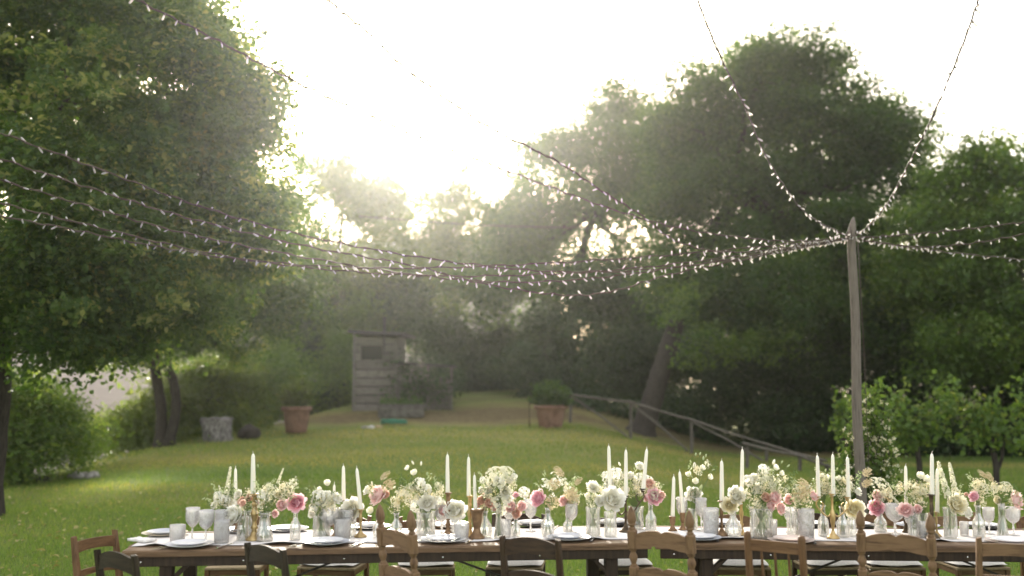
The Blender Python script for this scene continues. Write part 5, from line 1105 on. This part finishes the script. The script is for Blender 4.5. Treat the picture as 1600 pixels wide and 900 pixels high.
def vase_mesh(kind, h, w):
    r = w / 2; t = 0.0022
    pf = {'bottle': [(r * 0.92, 0), (r, 0.02 * h), (r, h * 0.42), (r * 0.88, h * 0.52), (r * 0.48, h * 0.66), (r * 0.40, h * 0.76), (r * 0.42, h * 0.93), (r * 0.56, h)],
          'round': [(r * 0.70, 0), (r * 0.88, h * 0.05), (r, h * 0.26), (r * 0.90, h * 0.46), (r * 0.55, h * 0.64), (r * 0.36, h * 0.74), (r * 0.36, h * 0.92), (r * 0.48, h)],
          'tube': [(r * 0.90, 0), (r * 0.95, h * 0.03), (r * 0.94, h * 0.4), (r * 0.90, h * 0.75), (r * 0.98, h * 0.97), (r, h)],
          'cone': [(r * 0.94, 0), (r, h * 0.04), (r * 0.92, h * 0.25), (r * 0.68, h * 0.60), (r * 0.56, h * 0.80), (r * 0.60, h * 0.93), (r * 0.72, h)],
          'bud': [(r * 0.95, 0), (r, h * 0.03), (r * 0.88, h * 0.22), (r * 0.62, h * 0.5), (r * 0.52, h * 0.8), (r * 0.62, h)]}[kind]
    mb = MB(); mb.lathe([(0.0006, 0)] + pf + [(max(q - t, 0.001), max(z, 0.006)) for q, z in pf[::-1]] + [(0.0006, 0.006)], 28, rib=14 if kind == 'tube' else 0, amp=0.012, zr=(h * 0.1, h * 0.85)); return mb.mesh('vase', M['glass'])
VK = {'bottle': 'bottle vase', 'round': 'round-bellied vase', 'tube': 'straight glass vase', 'cone': 'flared carafe vase', 'bud': 'thin tall bud vase'}
brng = random.Random(77)
def bouquet(bx, by, vk, vh, vw, short, heads, greens=3):
    p = TP(bx, by); s_ = sc_at(p); h = vh / s_; w_ = vw / s_
    v = inst('glass_vase', vase_mesh(vk, h, w_)); v.location = p; tag(v, 'clear ' + VK[vk] + ' holding ' + short, 'vase', 'glass vases on the runner')
    root = thing('bouquet', short, 'flowers', p + Vector((0, 0, 0.008)), 0, 'flowers standing in the vases'); mouth = h * 0.97; neck = w_ * (0.16 if vk in ('bottle', 'round') else 0.28)
    hs = [(x.split()) for x in heads.split(',')] if isinstance(heads, str) else heads
    cx = sum(float(q[1]) for q in hs) / len(hs); cy = sum(float(q[2]) for q in hs) / len(hs); sp = max(8, max(abs(float(q[1]) - cx) for q in hs))
    hs = [(q[0], float(q[1]), float(q[2]), float(q[3])) for q in hs]
    for k in range(int(greens * 2.3)): hs.append(('Gg', cx + brng.uniform(-1, 1) * (sp + 6), cy + brng.uniform(-16, 16), brng.uniform(15, 26)))
    for k in range(greens + 2 if len(hs) > 3 else greens): hs.append(('Qc' if k % 2 else 'Qw', cx + brng.uniform(-0.9, 0.9) * sp, cy + brng.uniform(-10, 14), brng.uniform(9, 15)))
    for code, hx, hy, size in hs:
        key = code[0] + CN[code[1]]; me = brng.choice(FL[key]); dy = brng.uniform(-0.035, 0.035) if len(hs) > 3 else 0
        c = P(hx, hy, p.y + dy) - p - Vector((0, 0, 0.008)); R_ = size / 2 / s_
        aim = Vector((c.x * 2.2 + brng.uniform(-0.3, 0.3) * 0.2, -0.20 + brng.uniform(-0.12, 0.06), max(c.z - mouth, 0.02) * 0.8 + 0.06)).normalized()
        if code[0] in 'KGB': aim = Vector((c.x * 1.2 + brng.gauss(0, 0.05), brng.gauss(0, 0.08), 0.3)).normalized()
        if code[0] in 'PWSO': R_ *= 0.95; 
        f = inst(KIND[code[0]], me, root, c, aim.to_track_quat('Z', 'Y').to_euler(), R_ * (1.30 if code[0] in 'PWSO' else 1.25)); f.rotation_mode = 'XYZ'
        # stem down through the mouth, as a piece of its flower (built in the flower's own space)
        e = c - aim * R_ * (0.9 if code[0] in 'KGB' else 0.05); m_ = Vector((brng.uniform(-neck, neck), brng.uniform(-neck, neck), mouth)); b0 = Vector((-m_.x * 1.4 + brng.uniform(-0.2, 0.2) * w_ * 0.4, -m_.y * 1.2, 0.006))
        if e.z < mouth: e.z = max(e.z, mouth * 0.9)
        pts = smooth_path([b0, m_, m_.lerp(e, 0.55) + Vector((0, 0, 0.008)), e], 3); Mi = (Matrix.Translation(c) @ aim.to_track_quat('Z', 'Y').to_matrix().to_4x4() @ Matrix.Scale(f.scale[0], 4)).inverted()
        mb = MB(); rr_ = 0.0013 if code[0] in 'QGBYD' else 0.002; mb.tube([Mi @ q for q in pts], rr_ / f.scale[0], 5); st = mb.build('stem', M['stem'], f)
        at_ = st.data.attributes.new('rnd', 'FLOAT', 'POINT'); at_.data.foreach_set('value', [0.4] * len(st.data.vertices))
    return root
B_ = bouquet
B_(350, 838, 'tube', 38, 16, 'white stock and a pale flower spike at the table head', 'Sw 341 776 14,Sw 336 790 12,Sw 352 782 14,Sw 363 787 12,Bg 346 768 7,Kw 357 752 34,Kw 346 772 22', 5)
B_(379, 844, 'tube', 36, 20, 'full white peony beside the first brass candlestick', 'Pw 368 806 29,Wa 380 787 12', 1)
B_(389, 834, 'tube', 36, 20, 'peach and white blooms behind the first brass candlestick', 'Wa 380 784 16,Wa 391 778 15,Sw 374 772 13,Wb 400 786 12,Qc 388 770 14', 3)
B_(413, 845, 'cone', 44, 27, 'cream and blush flowers right of the first brass candlestick', 'Sw 411 776 19,Sc 434 774 16,Wb 438 790 19,Qw 424 768 22,Qc 448 768 20,Qw 458 754 16,Qc 441 760 16,Wb 428 803 13,Kw 438 744 20,Bg 403 728 5,Qc 408 790 18', 6)
B_(461, 843, 'bottle', 46, 17, 'single bright pink peony in a slim bottle', 'Pp 464 786 28', 0)
B_(501, 842, 'tube', 36, 27, 'round white bouquet left of the paired candles', 'Sw 498 777 20,Sw 511 777 18,Sw 524 780 19,Sw 490 795 14,Sw 488 804 12,Qc 505 787 24,Ow 511 757 13,Ow 500 766 10,Qc 517 790 18', 5)
B_(549, 837, 'tube', 28, 16, 'big white peony between the paired candles', 'Pw 551 797 32', 0)
B_(619, 838, 'bottle', 36, 19, 'blush peony with wild carrot behind the sideways carved chair', 'Pb 594 776 30,Wa 604 774 15,Sw 575 767 15,Qt 607 759 20,Qc 627 774 28,Qc 641 777 20,Qc 619 789 20,Qw 634 767 16,Yt 602 743 15', 3)
B_(590, 838, 'round', 33, 16, 'one small white cosmos left of the sideways carved chair', 'Ow 581 798 14', 0)
B_(665, 836, 'tube', 36, 32, 'tall white lisianthus and stock left of the three middle candles', 'Ow 638 733 11,Ow 649 740 13,Bw 645 723 6,Bw 658 724 6,Sw 656 756 17,Ow 647 763 13,Sw 666 765 15,Sw 652 787 22,Pw 668 787 24,Sw 684 785 17,Sw 692 790 13,Wb 690 798 17,Qc 675 775 16,Bg 667 740 5', 6)
B_(713, 838, 'tube', 27, 18, 'white peony standing before the three middle candles', 'Pw 713 799 31', 0)
B_(757, 839, 'round', 40, 25, 'peach roses right of the stout candlestick', 'Wa 752 783 16,Wa 763 787 17,Wa 771 794 12,Wb 758 777 14,Wa 747 790 12', 2)
B_(779, 841, 'bud', 56, 15, 'tall airy white bouquet in the middle of the tables', 'Qw 778 745 32,Qw 793 741 24,Qw 769 755 22,Sw 779 752 16,Sw 789 770 19,Sw 765 766 13,Sw 753 766 11,Sw 754 750 9,Sw 792 779 17,Sw 803 745 10,Sw 795 752 10,Qw 782 788 26,Qc 770 775 20,Qc 800 757 14', 6)
B_(806, 837, 'bottle', 27, 15, 'coral poppies with a white bloom', 'Wb 799 793 19,Wb 814 792 18,Wa 806 803 17,Wp 806 775 11,Sw 819 769 15', 1)
B_(856, 837, 'round', 43, 22, 'hot pink peony with chamomile and dried flowers', 'Pp 843 780 25,Qt 862 785 19,Dw 850 757 14,Dw 868 748 16,Dw 884 759 16,Dw 877 752 14,Qt 866 756 16,Yt 873 737 17,Dw 862 773 12', 2)
B_(887, 832, 'bottle', 27, 15, 'blush rose with tan yarrow behind a goblet', 'Wb 881 784 18,Yt 893 772 21,Qt 895 781 18,Qc 888 776 15,Dw 900 782 9', 1)
B_(927, 837, 'tube', 44, 24, 'white carnations left of the iron candelabra', 'Sw 926 763 21,Ow 920 776 12,Ow 928 776 11,Yt 904 752 12,Sw 938 783 13', 2)
B_(954, 838, 'tube', 38, 21, 'large white peony before the iron candelabra', 'Pw 956 783 36,Pw 940 783 17', 0)
B_(994, 826, 'tube', 34, 26, 'full white bouquet wrapped round the iron candelabra', 'Sw 963 742 19,Sw 948 745 15,Sw 955 757 21,Sw 985 745 15,Sw 999 730 15,Ow 980 768 18,Sw 1001 750 19,Sw 1010 752 17,Qc 993 762 24,Sw 957 770 18,Wb 1013 760 14,Bw 968 725 6,Bg 959 730 5,Ow 997 772 14', 7)
B_(1017, 829, 'bottle', 42, 18, 'vivid pink peony beside the joint chair finial', 'Pp 1022 777 25,Wa 1033 774 12,Wb 1011 779 13,Wa 1015 757 17,Qc 1024 760 15', 1)
B_(1083, 827, 'tube', 32, 16, 'white lisianthus sprays behind the joint chair', 'Pw 1083 774 24,Bw 1085 727 9,Ow 1096 733 11,Ow 1076 744 12,Ow 1107 747 12,Ow 1086 754 12,Bg 1095 762 9,Bg 1087 710 5,Bg 1094 709 5,Bg 1099 716 6,Bg 1103 712 5,Bg 1079 721 5', 1)
B_(1146, 838, 'round', 40, 27, 'two white poppies right of the lone brown candlestick', 'Pw 1149 776 27,Pc 1140 790 24', 0)
B_(1190, 841, 'tube', 47, 38, 'biggest bouquet, white lace above pink ranunculus', 'Qw 1200 752 32,Qw 1213 758 28,Qw 1189 746 22,Sw 1178 748 15,Sw 1193 734 15,Sw 1169 751 15,Sw 1185 765 20,Ow 1210 733 13,Ow 1219 741 11,Qc 1170 768 24,Qc 1180 785 22,Wa 1195 778 17,Wb 1208 778 22,Wb 1201 790 19,Wb 1216 794 21,Bw 1209 722 8,Qc 1188 790 18,Bg 1232 728 5,Bg 1222 722 5', 8)
B_(1236, 835, 'tube', 26, 14, 'lone blush ranunculus right of the biggest bouquet', 'Wb 1233 782 19', 0)
B_(1249, 841, 'tube', 42, 15, 'cream yarrow with a blush rose left of the gilt candelabra', 'Yt 1257 760 23,Yt 1250 770 19,Qc 1252 781 28,Wb 1268 776 17,Qc 1243 775 12', 3)
B_(1287, 837, 'bottle', 47, 17, 'green and white sprays left of the gilt candelabra stem', 'Ow 1291 748 11,Ow 1284 745 9,Ow 1293 768 10,Ow 1285 770 9,Qc 1280 756 14,Bg 1290 735 5', 6)
B_(1317, 839, 'bottle', 47, 19, 'green and white sprays right of the gilt candelabra stem', 'Ow 1310 750 11,Ow 1312 754 9,Sw 1338 769 16,Sw 1326 757 11,Qc 1305 766 15,Qc 1318 773 14,Qw 1332 762 12,Bg 1308 733 5,Bg 1316 738 5', 6)
B_(1332, 838, 'tube', 30, 14, 'creamy white peony under the gilt candelabra right arm', 'Pc 1333 796 30', 0)
B_(1376, 831, 'bottle', 35, 19, 'pink roses with lace and yarrow beside the pole', 'Pp 1369 794 24,Wb 1370 776 19,Qw 1377 761 30,Qt 1386 776 19,Yt 1355 738 13,Yt 1355 755 14,Qc 1392 772 12', 2)
B_(1427, 840, 'tube', 30, 16, 'pair of blush peonies above the last carved chair', 'Pb 1415 798 22,Wb 1432 796 16', 0)
B_(1442, 836, 'tube', 34, 18, 'loose white and green bouquet behind the dark bronze candlestick', 'Ow 1437 746 15,Ow 1447 752 15,Qc 1430 762 22,Qc 1450 761 22,Qc 1435 783 22,Ow 1442 772 12,Qw 1446 765 18,Bg 1448 745 5,Qc 1422 758 14,Kw 1400 783 24', 6)
B_(1486, 841, 'tube', 47, 22, 'pale yellow peony with two white flower spikes', 'Pc 1493 790 30,Kw 1474 750 44,Kw 1489 747 40,Pw 1508 801 18', 2)
B_(1530, 839, 'bottle', 49, 19, 'small pink rose with yarrow near the right edge', 'Wp 1522 777 17,Wa 1510 773 7,Qc 1532 757 19,Qc 1536 770 15,Qc 1530 783 17,Yt 1535 741 15,Yt 1546 745 13', 2)
B_(1567, 839, 'bud', 52, 18, 'blush peony with lace at the right edge', 'Qc 1562 765 21,Qw 1574 760 15,Wc 1557 783 14,Pb 1584 783 26,Qt 1588 771 9,Qc 1551 758 14', 3)
